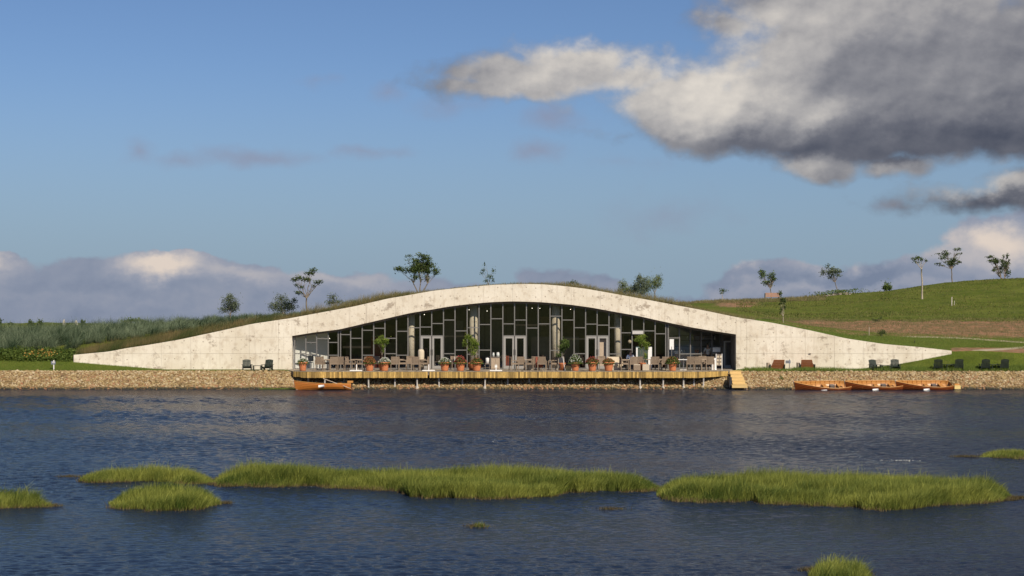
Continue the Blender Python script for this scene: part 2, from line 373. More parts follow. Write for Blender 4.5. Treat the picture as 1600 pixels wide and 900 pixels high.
M['teal'] = pmat('cool_grey_panel', (.20, .27, .27), .5, .1)
def glassmat(name, tint, refl=1.0):
    m, n, out = newmat(name)
    g_ = n.node('ShaderNodeNewGeometry'); cs = n.m('ABSOLUTE', n.v('DOT_PRODUCT', g_.outputs['Incoming'], g_.outputs['Normal'], out=1))
    fr = n.m('MULTIPLY_ADD', n.m('POWER', n.m('SUBTRACT', 1.0, cs, clamp=True), 5.0), .95, .045)
    t = n.node('ShaderNodeBsdfTransparent'); t.inputs[0].default_value = C4(tint)
    g = n.node('ShaderNodeBsdfGlossy'); g.inputs['Roughness'].default_value = .02; g.inputs[0].default_value = C4((.95, .97, 1))
    x = n.node('ShaderNodeMixShader'); n.put(x.inputs[0], n.m('MULTIPLY', fr, refl, clamp=True))
    n.l.new(t.outputs[0], x.inputs[1]); n.l.new(g.outputs[0], x.inputs[2]); n.l.new(x.outputs[0], out.inputs[0]); return m
M['glass'] = glassmat('tinted_glass', (.80, .80, .78), 1.5)
M['glass_clear'] = glassmat('clear_glass', (.88, .90, .89), 2.2)
M['bulb'] = None
mb_, nb_, ob_ = newmat('lit_bulb'); e_ = nb_.node('ShaderNodeEmission'); e_.inputs[0].default_value = (1, .9, .75, 1); e_.inputs[1].default_value = 4; nb_.l.new(e_.outputs[0], ob_.inputs[0]); M['bulb'] = mb_
# foliage
M['lf_dark'] = leafmat('dark_leaf', (.032, .058, .016), (.135, .18, .05))
M['lf_mid'] = leafmat('mid_leaf', (.045, .085, .020), (.165, .22, .055))
M['lf_silver'] = leafmat('silver_leaf', (.075, .10, .06), (.22, .26, .16))
M['lf_willow'] = leafmat('willow_leaf', (.10, .14, .05), (.26, .30, .12))
M['lf_bright'] = leafmat('bright_leaf', (.09, .16, .02), (.34, .40, .08), trans=.4)
M['reed'] = leafmat('reed_blade', (.045, .085, .012), (.31, .33, .065), base=(.055, .04, .015), trans=.25)
M['miscan'] = leafmat('blue_green_blade', (.032, .062, .028), (.235, .285, .17), base=(.02, .03, .012), trans=.2)
M['turf'] = leafmat('turf_blade', (.075, .13, .018), (.20, .26, .05), base=(.06, .06, .02), trans=.25)
M['dry'] = leafmat('dry_blade', (.10, .10, .035), (.27, .22, .10), base=(.08, .06, .03), trans=.2)
M['petal_red'] = leafmat('red_petal', (.25, .03, .03), (.55, .12, .10))
M['petal_white'] = leafmat('white_petal', (.60, .60, .50), (.85, .85, .78))
M['petal_rust'] = leafmat('rust_petal', (.22, .07, .03), (.42, .20, .08))
M['petal_orange'] = leafmat('orange_petal', (.65, .25, .05), (.80, .55, .15))

# water
def watermat():
    m, n, out = newmat('lake_water')
    tc = n.node('ShaderNodeTexCoord').outputs['Object']
    b = n.node('ShaderNodeBsdfPrincipled'); b.inputs['Base Color'].default_value = (.013, .022, .042, 1)
    b.inputs['IOR'].default_value = 1.333; b.inputs['Roughness'].default_value = .13
    w2 = n.noise(n.v('MULTIPLY', n.v('ADD', tc, (5, 0, 0)), (1.0, 1.9, 1)), 5.5, 4, .62, .3)
    calm = n.noise(n.v('MULTIPLY', tc, (.030, .11, 1)), 1.0, 3, .55)
    bn = n.node('ShaderNodeBump'); bn.inputs['Distance'].default_value = .10; n.put(bn.inputs['Strength'], n.lin(calm, .36, .60, .6, 1.0))
    n.put(bn.inputs['Height'], n.m('MULTIPLY', w2, n.lin(n.sep(tc)[1], 35, 75, 1.0, 3.2))); n.l.new(bn.outputs[0], b.inputs['Normal'])
    n.l.new(b.outputs[0], out.inputs[0]); return m
M['water'] = watermat()
def hillmat():
    m, n, out = newmat('hill_turf')
    tc = n.node('ShaderNodeTexCoord').outputs['Object']
    n1 = n.noise(tc, .22, 5, .6); n2 = n.noise(n.v('MULTIPLY', tc, (1, .5, 1)), 1.6, 6, .7); n3 = n.noise(tc, 7, 4, .7)
    g = n.mix(n.lin(n1, .35, .65, 0, 1), C4((.090, .122, .014)), C4((.145, .168, .026)))
    g = n.mix(n.m('MULTIPLY', n.ss(n2, .48, .70), .55), g, C4((.17, .155, .045)))
    n4 = n.noise(n.v('MULTIPLY', tc, (.5, 1, 1)), .5, 6, .7); g = n.mix(n.m('MULTIPLY', n.ss(n4, .50, .66), .55), g, C4((.050, .066, .010)))
    g = n.mix(n.m('MULTIPLY', n.ss(n3, .5, .7), .5), g, C4((.035, .055, .010)))
    dirt = n.node('ShaderNodeAttribute', attribute_name='dirt').outputs['Fac']
    d = n.mix(n.lin(n3, .35, .65, 0, 1), C4((.30, .115, .05)), C4((.42, .28, .17)))
    d = n.mix(n.m('MULTIPLY', n.ss(n2, .42, .60), .75), d, C4((.13, .12, .05)))
    f = n.ss(n.m('ADD', dirt, n.m('MULTIPLY', n.m('SUBTRACT', n2, .5), 1.9)), .40, .60)
    c = n.mix(f, g, d)
    pth = n.node('ShaderNodeAttribute', attribute_name='path').outputs['Fac']
    c = n.mix(n.ss(n.m('ADD', pth, n.m('MULTIPLY', n.m('SUBTRACT', n3, .5), .5)), .4, .6), c, C4((.50, .40, .28)))
    b = n.node('ShaderNodeBsdfPrincipled'); n.put(b.inputs['Base Color'], c); b.inputs['Roughness'].default_value = .95; b.inputs['Specular IOR Level'].default_value = .1
    bn = n.node('ShaderNodeBump'); bn.inputs['Strength'].default_value = .9; bn.inputs['Distance'].default_value = .18
    n.put(bn.inputs['Height'], n.m('ADD', n2, n.m('MULTIPLY', n3, .5))); n.l.new(bn.outputs[0], b.inputs['Normal'])
    n.l.new(b.outputs[0], out.inputs[0]); return m
M['hill'] = hillmat()
# ------------------------------------------------------------------ profiles read off the wall (photo column -> row at distance 110)
WT = [(115, 554.5), (169, 549.5), (200, 543.5), (225, 540), (281, 530.5), (337, 518.5), (394, 506), (450, 497.8), (500, 488.5), (554, 478.6), (606, 466.5), (640, 460.8), (677, 454.2), (725, 449), (772, 445),
      (820, 443.6), (848, 444.2), (877, 446.5), (915, 451), (962, 459.3), (1010, 468), (1057, 477), (1105, 486), (1150, 495.5), (1208, 504.5), (1265, 516), (1323, 529), (1381, 537.5), (1439, 542.5), (1487, 548)]
LB = [(456, 525), (490, 519.5), (529, 515), (582, 502.7), (620, 493.9), (640, 489.3), (673, 484), (700, 479.2), (727, 475.8), (762, 472.4), (800, 470.8), (844, 472), (889, 475.8), (924, 480.6), (960, 487.2),
      (1000, 494.2), (1023, 499.6), (1080, 511.5), (1122, 518.3), (1150, 522.5)]
def smooth_table(t, step=2.0):
    xs = np.array([a for a, b in t], float); ys = np.array([b for a, b in t], float)
    gx = np.arange(xs[0], xs[-1]+step, step); gy = np.interp(gx, xs, ys)
    kn = np.hanning(15); kn /= kn.sum()
    pad = np.concatenate([2*gy[0]-gy[7:0:-1], gy, 2*gy[-1]-gy[-2:-9:-1]])
    return gx, np.convolve(pad, kn, 'valid')
WTx, WTy = smooth_table(WT); LBx, LBy = smooth_table(LB)
YW = 110.0
def wt(px): return float(np.interp(px, WTx, WTy))
def lb(px): return float(np.interp(px, LBx, LBy))
def zwt(px): return Z(wt(px), YW)
def zlb(px): return Z(lb(px), YW)
GROUND_ROW = [(-3000, 558), (-100, 562), (0, 563), (80, 564), (115, 564), (180, 570.5), (250, 577), (1335, 577), (1375, 572), (1400, 568.5), (1440, 560), (1485, 549.5), (1530, 548), (1600, 552), (1700, 556), (4000, 560)]
def zg(px): return Z(float(np.interp(px, [a for a, b in GROUND_ROW], [b for a, b in GROUND_ROW])), YW)
DECK_Z = 1.20

# ------------------------------------------------------------------ water and far ground
def sheet(name, x0, x1, y0, y1, z, mat, nx=2, ny=2):
    xs = np.linspace(x0, x1, nx); ys = np.linspace(y0, y1, ny); gx, gy = np.meshgrid(xs, ys)
    V_ = np.stack([gx.ravel(), gy.ravel(), np.full(gx.size, z)], 1)
    i = np.arange((ny-1)*nx).reshape(ny-1, nx)[:, :-1].ravel()
    return tag(np_mesh(name, V_, np.stack([i, i+1, i+1+nx, i+nx], 1), mat, 4), kind='structure')
def lake():
    """one sheet: a fine grid with wind waves over the open water, flat skirts reaching out to the sides"""
    nc_, nr_ = 560, 1050; y0, y1 = 23.0, 106.2
    us = np.linspace(-.40, .40, nc_); ys = y0*(y1/y0)**np.linspace(0, 1, nr_); gx = us[None, :]*ys[:, None]; gy = np.repeat(ys[:, None], nc_, 1); r = np.random.default_rng(3); z = np.zeros_like(gx)
    for k in range(72):
        lam = r.uniform(.13, .42)*(2.2 if k % 11 == 0 else 1) if k < 54 else r.uniform(.42, .85); th = math.radians(-82)+r.normal(0, .50); kk = 2*math.pi/lam
        ph = r.uniform(0, 6.28); a = (.0040 if k < 54 else .0038*np.clip((gy-45)/45, 0.12, 1))*lam**.95*np.clip((lam-.0029*gy)/(.0015*gy), 0, 1)
        w_ = (gx*math.cos(th)+gy*math.sin(th))*kk+ph+.8*np.sin(gx*.61+k)+.7*np.sin(gy*.57+2*k)
        z += a*(np.sin(w_)+.25*np.sin(2*w_+1.2))
    calm = np.zeros_like(gx)
    for k in range(7):
        th = r.uniform(-.25, .25)+math.pi/2; calm += np.sin((gx*math.cos(th)+gy*math.sin(th))*r.uniform(.12, .5)+r.uniform(0, 6.28)+.6*np.sin(gx*.09+k))
    z *= WAVE*np.clip(1.05+.22*calm, .5, 1.7)
    z[:, 0] = 0; z[:, -1] = 0; z[0] = 0
    V_ = np.stack([gx.ravel(), gy.ravel(), z.ravel()], 1); nx, ny = nc_, nr_
    i = np.arange((ny-1)*nx).reshape(ny-1, nx)[:, :-1].ravel(); Fc = np.stack([i, i+1, i+1+nx, i+nx], 1); b = len(V_)
    ya, yb, xa, xb = y0, y1, .4*y0, .4*y1
    ex = np.array([(-900, -400, 0), (900, -400, 0), (900, ya, 0), (-900, ya, 0), (-xa, ya, 0), (xa, ya, 0), (-900, yb, 0), (-xb, yb, 0), (xb, yb, 0), (900, yb, 0)], float)
    Fx = np.array([(b, b+1, b+2, b+3), (b+3, b+4, b+7, b+6), (b+5, b+2, b+9, b+8)])
    return tag(np_mesh('water', np.concatenate([V_, ex]), np.concatenate([Fc, Fx]), M['water'], 4, None, None, True), kind='structure')
WAVE = .74
lake()
# the shore the photographer stands on, unseen behind and below the frame; hill raised to darken reflections in the panes
ns_y = [14, 11, 8, 4, 0, -20, -80, -200, -500, -1500]; ns_z = [-.6, .1, 1.2, 2.2, 2.7, 3.2, 6.5, 12, 14, 3]; ns_x = np.linspace(-1400, 1400, 57)
V_ = np.concatenate([np.stack([ns_x, np.full(57, float(a_)), b_+(1.5 if b_ > 3 else .15)*np.sin(ns_x*.013+a_)+.1*np.sin(ns_x*.21)], 1) for a_, b_ in zip(ns_y, ns_z)])
i_ = np.arange(9*57).reshape(9, 57)[:, :-1].ravel(); tag(np_mesh('near_shore', V_, np.stack([i_, i_+57, i_+58, i_+1], 1), M['hill'], 4, None, None, True), kind='structure')
sheet('ground', -9000, 9000, -9000, 9000, -2.5, M['hill'])

# ------------------------------------------------------------------ terrain
def fnoise(x, y, s, seed=0):
    r = np.random.default_rng(seed); a = 0
    for k in range(6):
        th = r.uniform(0, 6.28); fr = s*(1.7**k)/2.2; ph = r.uniform(0, 6.28)
        a = a+np.sin((x*np.cos(th)+y*np.sin(th))*fr*6.28+ph)/(1.5**k)
    return a/2.5
PXS = np.concatenate([np.arange(-3000, -300, 100), np.arange(-300, 1900, 6), np.arange(1900, 4001, 100)]).astype(float)
def row(t): return np.interp(PXS, [a for a, b in t], [b for a, b in t])
zw = np.interp(PXS, [-3000, 115]+[a for a in WTx]+[1490, 4000], [0, 0]+[Z(b, YW) for b in WTy]+[0, 0])
wallmask = (PXS >= 115) & (PXS <= 1487)
LZ = np.interp(PXS, [a for a, b in GROUND_ROW], [Z(b, YW) for a, b in GROUND_ROW])
deckm = np.clip((PXS-448)/14, 0, 1)*np.clip((1150-PXS)/14, 0, 1)
lawn_rows = []
for Y, f in ((104.2, -.55), (105.0, -.08), (105.6, .30), (106.2, .62), (106.9, .95), (107.4, 1.10), (107.7, 1.14)):
    lawn_rows.append((Y, np.full(len(PXS), f)*(1-deckm)+deckm*min(f, .95*f-.12)))
for Y in (108.2, 108.8, 109.4, 110.0, 110.3):
    t = (Y-107.7)/2.6; z = 1.14+(LZ-1.14)*(t**1.2)
    lawn_rows.append((Y, z*(1-deckm)+deckm*(.93)))
def grid_mesh(name, rows, mat, attrs=None, pxs=PXS):
    V_ = np.concatenate([np.stack([(pxs-800)/F*Y, np.full(len(pxs), Y), z], 1) for Y, z in rows]); n = len(pxs)
    i = np.arange((len(rows)-1)*n).reshape(len(rows)-1, n)[:, :-1].ravel()
    return tag(np_mesh(name, V_, np.stack([i, i+1, i+1+n, i+n], 1), mat, 4, attrs, smooth=True), kind='structure')
lawn = grid_mesh('lawn', lawn_rows, M['hill'], {'dirt': np.concatenate([np.full(len(PXS), 1.2 if Y < 107.6 else 0.0) for Y, z in lawn_rows])})
RIDGE = [(-3000, 503), (0, 507), (500, 507), (700, 500), (1000, 478), (1060, 474.5), (1100, 472.5), (1129, 471), (1200, 468.5), (1260, 465), (1300, 461), (1345, 458.5), (1386, 455), (1450, 445.5), (1500, 440.5), (1560, 436), (1600, 434), (1800, 424), (4000, 415)]
def zrow(t, Y): return np.array([Z(v, Y) for v in row(t)])
r0 = np.where(wallmask, zw-.10, LZ)
r1 = {}
keyrows = [(110.3, r0), (110.9, np.where(wallmask, zw-.02, np.array([Z(v, 110.9) for v in row([(-3000, 552), (0, 556), (112, 558), (1489, 549), (1530, 548), (1600, 550), (4000, 556)])])))]
zroof = np.interp(PXS, [450, 500], [0, 1])*np.interp(PXS, [1150, 1200], [1, 0])
def addrow(Y, t, roofdrop):
    z = zrow(t, Y); zr = zw-roofdrop
    if Y > 135: keyrows.append((Y, z)); return
    keyrows.append((Y, z*(1-zroof)+zr*zroof))
addrow(114, [(-3000, 545), (0, 548), (115, 540), (200, 532), (300, 517), (400, 503), (450, 496), (1150, 496), (1208, 504.5), (1265, 515.5), (1323, 527.5), (1381, 534.5), (1439, 539), (1487, 543.5), (1600, 545.5), (4000, 550)], .05)
addrow(118, [(-3000, 540), (0, 541), (115, 532), (200, 524), (300, 512), (400, 500), (450, 494), (1150, 495), (1208, 503), (1265, 513.5), (1323, 523), (1381, 528), (1439, 531), (1487, 533.5), (1600, 537), (4000, 545)], .12)
addrow(125, [(-3000, 533), (0, 532), (115, 524), (200, 519), (300, 511), (400, 500), (450, 492), (1150, 490), (1208, 500), (1265, 510.5), (1323, 516), (1381, 519), (1439, 521), (1600, 526), (4000, 535)], .45)
addrow(133, [(-3000, 528), (0, 526), (115, 521), (200, 517), (300, 510), (400, 502), (450, 496), (1150, 489.5), (1208, 499), (1265, 507), (1323, 509), (1600, 513), (4000, 522)], 1.0)
addrow(142, [(-3000, 522), (0, 519), (300, 510), (450, 500), (1050, 482), (1150, 489), (1208, 497.5), (1265, 501), (1323, 502), (1600, 503), (4000, 508)], 1.8)
addrow(160, [(-3000, 514), (0, 512), (300, 509), (500, 503), (1050, 478), (1150, 484), (1265, 492), (1400, 490), (1600, 486), (4000, 480)], 3.0)
addrow(180, [(-3000, 508), (0, 509), (500, 506), (1000, 481), (1100, 475), (1200, 475), (1265, 476), (1323, 474), (1400, 467), (1600, 456), (4000, 445)], 3.6)
keyrows.append((200, zrow(RIDGE, 200))); keyrows.append((212, zrow(RIDGE, 200)+.15))
keyrows.append((260, zrow(RIDGE, 200)*.6)); keyrows.append((420, zrow(RIDGE, 200)*0+2.5)); keyrows.append((1500, zrow(RIDGE, 200)*0+3.0)); keyrows.append((7000, zrow(RIDGE, 200)*0+1.0))
KY = np.array([k[0] for k in keyrows]); KZ = np.array([k[1] for k in keyrows])
def pchip(Yq):
    i = int(np.clip(np.searchsorted(KY, Yq)-1, 0, len(KY)-2)); h = KY[i+1]-KY[i]; t = (Yq-KY[i])/h
    def slope(j):
        if j <= 1 or j >= len(KY)-1: return (KZ[min(j+1, len(KY)-1)]-KZ[min(j, len(KY)-2)])/(KY[min(j+1, len(KY)-1)]-KY[min(j, len(KY)-2)])
        a = (KZ[j]-KZ[j-1])/(KY[j]-KY[j-1]); b = (KZ[j+1]-KZ[j])/(KY[j+1]-KY[j]); return np.where(a*b > 0, 2*a*b/(a+b+1e-9), 0)
    m0, m1 = slope(i), slope(i+1)
    return (2*t**3-3*t**2+1)*KZ[i]+(t**3-2*t**2+t)*h*m0+(-2*t**3+3*t**2)*KZ[i+1]+(t**3-t**2)*h*m1
YS = np.concatenate([[110.3, 110.45, 110.6, 110.9], np.arange(111.3, 126, .45), np.arange(126, 150, .9), np.arange(150, 215, 2.5), [222, 230, 245, 260, 300, 360, 420, 700, 1500, 7000]])
hill_rows = []; dirt = []; path = []
kern = np.hanning(7); kern /= kern.sum()
for Y in YS:
    z = pchip(Y)
    if Y > 113:
        zs = np.convolve(np.pad(z, 3, mode='edge'), kern, 'valid'); z = zs
        xx = (PXS-800)/F*Y; amp = .10 if Y < 126 else .16
        amp = amp*np.where((PXS > 470) & (PXS < 1180) & (Y < 130), .2, 1)*np.clip((Y-113)/3, 0, 1)
        z = z+amp*fnoise(xx, np.full_like(xx, Y), .16, 3)*(1 if Y < 230 else 0)
    hill_rows.append((Y, z))
    py = HOR+(HC-z)/Y*F
    d = np.zeros(len(PXS)); p_ = np.zeros(len(PXS))
    ramp = np.interp(PXS, [1120, 1180, 1250], [0, .55, 1])
    top = 500.0+2.2*fnoise(PXS*.02, PXS*0, 1.0, 41); bot = 1.5*fnoise(PXS*.03, PXS*0, 1.0, 42)+ np.interp(PXS, [1180, 1330, 1400, 1600], [507, 525, 526, 531])
    d = np.maximum(d, ramp*np.clip((py-top)/2.5, 0, 1)*np.clip((bot-py)/2.5, 0, 1)*(118 < Y < 150))
    d = np.maximum(d, np.interp(PXS, [1480, 1492], [0, 1])*np.clip((555-py)/2, 0, 1)*np.clip((py-542)/2, 0, 1)*(Y < 116))
    d = np.maximum(d, .75*np.interp(PXS, [1100, 1130, 1175, 1200], [0, 1, 1, 0])*(py < 480)*(py > 471)*(Y > 150))
    pl = np.interp(PXS, [1395, 1410, 1500, 1600, 1700], [524, 525.5, 528, 535, 542]); p_ = np.interp(PXS, [1395, 1430], [0, 1])*np.clip(1.6-np.abs(py-pl), 0, 1)*(Y < 130)
    pl2 = np.interp(PXS, [1500, 1560, 1600, 1700], [549, 546, 542.5, 538]); p_ = np.maximum(p_, np.interp(PXS, [1500, 1540], [0, 1])*np.clip(2.0-np.abs(py-pl2), 0, 1)*(Y < 122))
    dirt.append(d); path.append(p_)
hill = grid_mesh('hill', hill_rows, M['hill'], {'dirt': np.concatenate(dirt), 'path': np.concatenate(path)})
HZ = np.array([z for _, z in hill_rows]); HY = np.array([Y for Y, _ in hill_rows])
def tz(px, Y):
    """height of the hill sheet at a column and distance"""
    if Y < 110.3:
        Ls = lawn_rows; j = max(0, min(len(Ls)-2, int(np.searchsorted([a for a, b in Ls], Y)-1))); t = (Y-Ls[j][0])/(Ls[j+1][0]-Ls[j][0])
        return float(np.interp(px, PXS, Ls[j][1]*(1-t)+Ls[j+1][1]*t))
    j = int(np.clip(np.searchsorted(HY, Y)-1, 0, len(HY)-2)); t = (Y-HY[j])/(HY[j+1]-HY[j])
    return float(np.interp(px, PXS, HZ[j]*(1-t)+HZ[j+1]*t))
def tz_arr(px, Y):
    j = np.clip(np.searchsorted(HY, Y)-1, 0, len(HY)-2); t = (Y-HY[j])/(HY[j+1]-HY[j]); out = np.zeros(len(px))
    for k in np.unique(j):
        s = j == k; out[s] = np.interp(px[s], PXS, HZ[k])*(1-t[s])+np.interp(px[s], PXS, HZ[k+1])*t[s]
    return out
def tz_lawn(px, Y):
    LY = np.array([a for a, b in lawn_rows]); j = np.clip(np.searchsorted(LY, Y)-1, 0, len(LY)-2); t = (Y-LY[j])/(LY[j+1]-LY[j]); out = np.zeros(len(px))
    for k in np.unique(j):
        s = j == k; out[s] = np.interp(px[s], PXS, lawn_rows[k][1])*(1-t[s])+np.interp(px[s], PXS, lawn_rows[k+1][1])*t[s]
    return out

# ------------------------------------------------------------------ pavilion
pav = thing('pavilion', 'long low arched concrete lakeside restaurant with a dark glazed front under a grass roof', 'building', (0, YW, 0))
def rel(p): return (p[0], p[1]-YW, p[2])
# core of the wall: upper outline / lower outline swept from y=.03 to y=.5
def core():
    mb = MB(); xs = sorted(set([115+1372*i/343 for i in range(344)]+[456, 1150])); prev = None
    for px in xs:
        zt = zwt(px); x = X(px, YW)
        inside = 456 < px < 1150
        zb = zlb(px) if inside or px in (456, 1150) else min(zg(px)-.35, zt-.25)
        cols = [(zb, zt)]
        if px in (456, 1150): cols = [(zg(px)-.35, zt, 'o'), (zb, zt, 'i')]
        cur = []
        for c in cols:
            a = [(x, .03, c[0]), (x, .5, c[0]), (x, .5, c[1]), (x, .03, c[1])]
            b = len(mb.v); mb.v.extend(a); cur.append((b, c[2] if len(c) > 2 else None))
        def pick(lst, side_):
            return lst[0][0] if len(lst) == 1 else [q for q, s_ in lst if s_ == side_][0]
        if prev is not None:
            ppx, pl = prev; mid = (ppx+px)/2; sd_ = 'i' if 456 < mid < 1150 else 'o'
            a, b = pick(pl, sd_), pick(cur, sd_)
            for k in range(4): k2 = (k+1) % 4; mb.f.append((a+k, a+k2, b+k2, b+k))
        if len(cur) == 2:   # jamb face
            o_, i_ = cur[0][0], cur[1][0]; mb.f.append((o_, o_+1, i_+1, i_))
        prev = (px, cur)
    mb.f.append((0, 1, 2, 3)); n = len(mb.v); mb.f.append((n-4, n-3, n-2, n-1))
    return mb
core().build('wall', M['concrete'], pav)
# cast panels: recessed joints between the pours, following both curves
NCOL = 30; px0, px1 = 115.0, 1487.0; edges = [px0+(px1-px0)*i/NCOL for i in range(NCOL+1)]
LEV = [.6, 2.28, 3.42, 4.56, 5.75, 7.2]
def panel(pa, pb, za, zb_):
    g = .006; gp = g/YW*F
    n = 7; pxs = [pa+gp+(pb-pa-2*gp)*i/(n-1) for i in range(n)]; lo, hi = [], []
    for p in pxs:
        top = zwt(p)-.003; bot = zlb(p)+.003 if 456 <= p <= 1150 else zg(p)-.3
        lo.append(max(za+g, bot)); hi.append(min(zb_-g, top))
    ok = [h > l+.02 for l, h in zip(lo, hi)]
    if not any(ok): return None
    vs, fs = [], []; prev = None
    for p, l, h, k in zip(pxs, lo, hi, ok):
        if not k:
            if prev is None: continue
            h = l = (l+h)/2; l -= .001; h += .001
        x = X(p, YW); b = len(vs); vs += [(x, 0, l), (x, 0, h), (x, .034, h), (x, .034, l)]
        if prev is not None: fs += [(prev+a, prev+(a+1) % 4, b+(a+1) % 4, b+a) for a in range(4)]
        else: fs.append((b, b+1, b+2, b+3))
        prev = b
        if not k: prev = b; break
    fs.append((prev+3, prev+2, prev+1, prev))
    if len(vs) < 8: return None
    mb = MB(); mb.add(vs, fs); return mb
E = [px0+45.73*i for i in range(31)]
cuts = sorted(set([e for e in E if abs(e-456) > 14 and abs(e-1150) > 14]+[456.0, 1150.0])); cuts[-1] = px1
for a, b in zip(cuts[:-1], cuts[1:]):
    levs = LEV if (b <= 456 or a >= 1150) else [0, 9]
    for za, zb_ in zip(levs[:-1], levs[1:]):
        p_ = panel(a, b, za, zb_)
        if p_: p_.build('panel', M['concrete'], pav)
# roof slab, ceiling, room
def strip_sheet(zf, pa, pb, ya, yb, th, n=90):
    mb = MB()
    for i in range(n+1):
        px = pa+(pb-pa)*i/n; x = X(px, YW); z = zf(px); mb.v += [(x, ya-YW, z), (x, yb-YW, z), (x, yb-YW, z+th), (x, ya-YW, z+th)]
    for i in range(n):
        a, b = i*4, i*4+4
        for k in range(4): mb.f.append((a+k, a+(k+1) % 4, b+(k+1) % 4, b+k))
    mb.f += [(0, 1, 2, 3), (n*4+3, n*4+2, n*4+1, n*4)]
    return mb
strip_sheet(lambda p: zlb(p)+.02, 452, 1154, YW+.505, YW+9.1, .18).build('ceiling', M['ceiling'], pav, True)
mb = MB(); mb.box((X(803, YW), 4.75, DECK_Z-.12), (X(1154, YW)-X(452, YW), 8.7, .22)); mb.build('floor', M['floor'], pav)
strip_wall = MB()
for i in range(81):
    px = 452+702*i/80; x = X(px, YW); zt = zlb(px)+.1; strip_wall.v += [(x, 8.9, DECK_Z-.2), (x, 9.05, DECK_Z-.2), (x, 9.05, zt), (x, 8.9, zt)]
for i in range(80):
    for k in range(4): strip_wall.f.append((i*4+k, i*4+(k+1) % 4, i*4+4+(k+1) % 4, i*4+4+k))
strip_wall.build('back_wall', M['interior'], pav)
mb = MB(); mb.box((X(456, YW)-.13, 4.7, 2.3), (.25, 8.3, 2.7)); mb.build('side_wall', M['plaster'], pav)
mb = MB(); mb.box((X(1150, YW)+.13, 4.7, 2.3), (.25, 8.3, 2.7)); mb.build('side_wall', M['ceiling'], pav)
# white inner wall seen through the left bays, running back at a slant, and a dark red inner wall
def slant_wall(pa, ya, pb, yb, ztop_f, th=.12, base=DECK_Z):
    a = Vector((X(pa, ya), ya-YW, 0)); b = Vector((X(pb, yb), yb-YW, 0)); nrm = Vector((0, th, 0)); mb = MB(); n = 8
    for i in range(n+1):
        p = a.lerp(b, i/n); zt = ztop_f(pa+(pb-pa)*i/n); mb.v += [(p.x, p.y, base), (p.x, p.y+th, base), (p.x, p.y+th, zt), (p.x, p.y, zt)]
    for i in range(n):
        q, r_ = i*4, i*4+4
        for k in range(4): mb.f.append((q+k, q+(k+1) % 4, r_+(k+1) % 4, r_+k))
    mb.f += [(0, 1, 2, 3), (n*4+3, n*4+2, n*4+1, n*4)]; return mb
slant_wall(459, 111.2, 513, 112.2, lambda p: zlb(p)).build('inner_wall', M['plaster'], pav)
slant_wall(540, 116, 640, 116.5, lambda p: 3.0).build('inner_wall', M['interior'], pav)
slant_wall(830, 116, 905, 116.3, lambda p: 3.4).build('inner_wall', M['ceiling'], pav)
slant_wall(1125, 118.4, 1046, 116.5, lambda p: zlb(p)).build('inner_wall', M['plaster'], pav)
mb = MB(); mb.box((X(590, 114), 3.6, 2.3), (.9, .1, 2.2)); mb.build('inner_door', pmat('dark_red_door', (.10, .015, .012), .6, .1), pav)
# panels and openings on the room's rear wall
rp = random.Random(5); pxw = 520
pm_ = [pmat('walnut_wall_panel', (.13, .075, .045), .6, .2), pmat('grey_wall_panel', (.17, .16, .15), .8, .1), pmat('dark_wall_panel', (.035, .03, .03), .6, .2), pmat('tan_wall_panel', (.24, .18, .12), .8, .15)]
while pxw < 1040:
    wpx = rp.uniform(14, 34); zt = min(zlb(pxw), zlb(pxw+wpx))-rp.choice((.3, .9, 1.6)); zt = max(zt, 3.0)
    Y_ = YW+8.8; mb = MB(); mb.box(((X(pxw, Y_)+X(pxw+wpx, Y_))/2, 8.82, (DECK_Z+zt)/2), (X(pxw+wpx, Y_)-X(pxw, Y_)-.05, .06, zt-DECK_Z)); mb.build('wall_panel', rp.choice(pm_), pav); pxw += wpx*rp.choice((1, 1, 1.5))
for px_, z0_, z1_ in ((560, 2.6, 2.75), (700, 3.4, 3.5), (905, 3.2, 3.32), (830, 4.2, 4.32)):
    MB().box((X(px_, 114), 4, (z0_+z1_)/2), (2.2, .5, z1_-z0_)).build('hanging_shelf', M['table'], pav)
# columns
for cpx, r_ in ((643.2, .235), (740, .29), (868.5, .29), (965, .235)):
    mb = MB(); yc = YW+1.35; x = X(cpx, yc); zt = zlb(cpx)+.05
    for px_ in (0,): pass
    mb.lathe([(r_, DECK_Z-.05), (r_, zt)], (x, yc-YW, 0), 28)
    cobj = mb.build('column', M['concrete'], pav, True)
    cobj.data.shade_smooth() if False else None
# glazing
YG = YW+.43
gl = MB(); nseg = 80
for i in range(nseg+1):
    px = 457+(1149-457)*i/nseg; x = X(px, YG); z = Z(lb(px), YW); a = z-.14; gl.v += [(x, YG-YW-.05, a), (x, YG-YW+.06, a), (x, YG-YW+.06, z+.01), (x, YG-YW-.05, z+.01)]
for i in range(nseg):
    a, b = i*4, i*4+4
    for k in range(4): gl.f.append((a+k, a+(k+1) % 4, b+(k+1) % 4, b+k))
glz = gl.build('glazing', M['head'], pav)
FR = []
VERT = [460.5, 478, 495, 513, 530, 548, 566, 584, 601.5, 619.5, 637.5, 656.5, 674.6, 693, 711, 730, 748.5, 767, 785.7, 804, 822.6, 841, 859.5, 878, 897, 915, 933, 951.5, 970, 987.6, 1005.8, 1023.6, 1041.5]
TRS = [[552.6], [535, 554], [529], [535, 555], [522.8], [528.6], [516, 555], [512.9], [528.6, 552.6], [517.6, 555], [512], [511, 524.6], [505.5, 524.6], [500, 552.6], [517, 547], [512, 553.5], [507, 547], [498], [506, 524.6], [500, 524.6],
       [512.5], [506], [494, 547.5], [500], [512, 552.6], [506.4, 524.6], [508, 524.6], [512, 553], [520, 546], [516.5], [517], [521.5]]
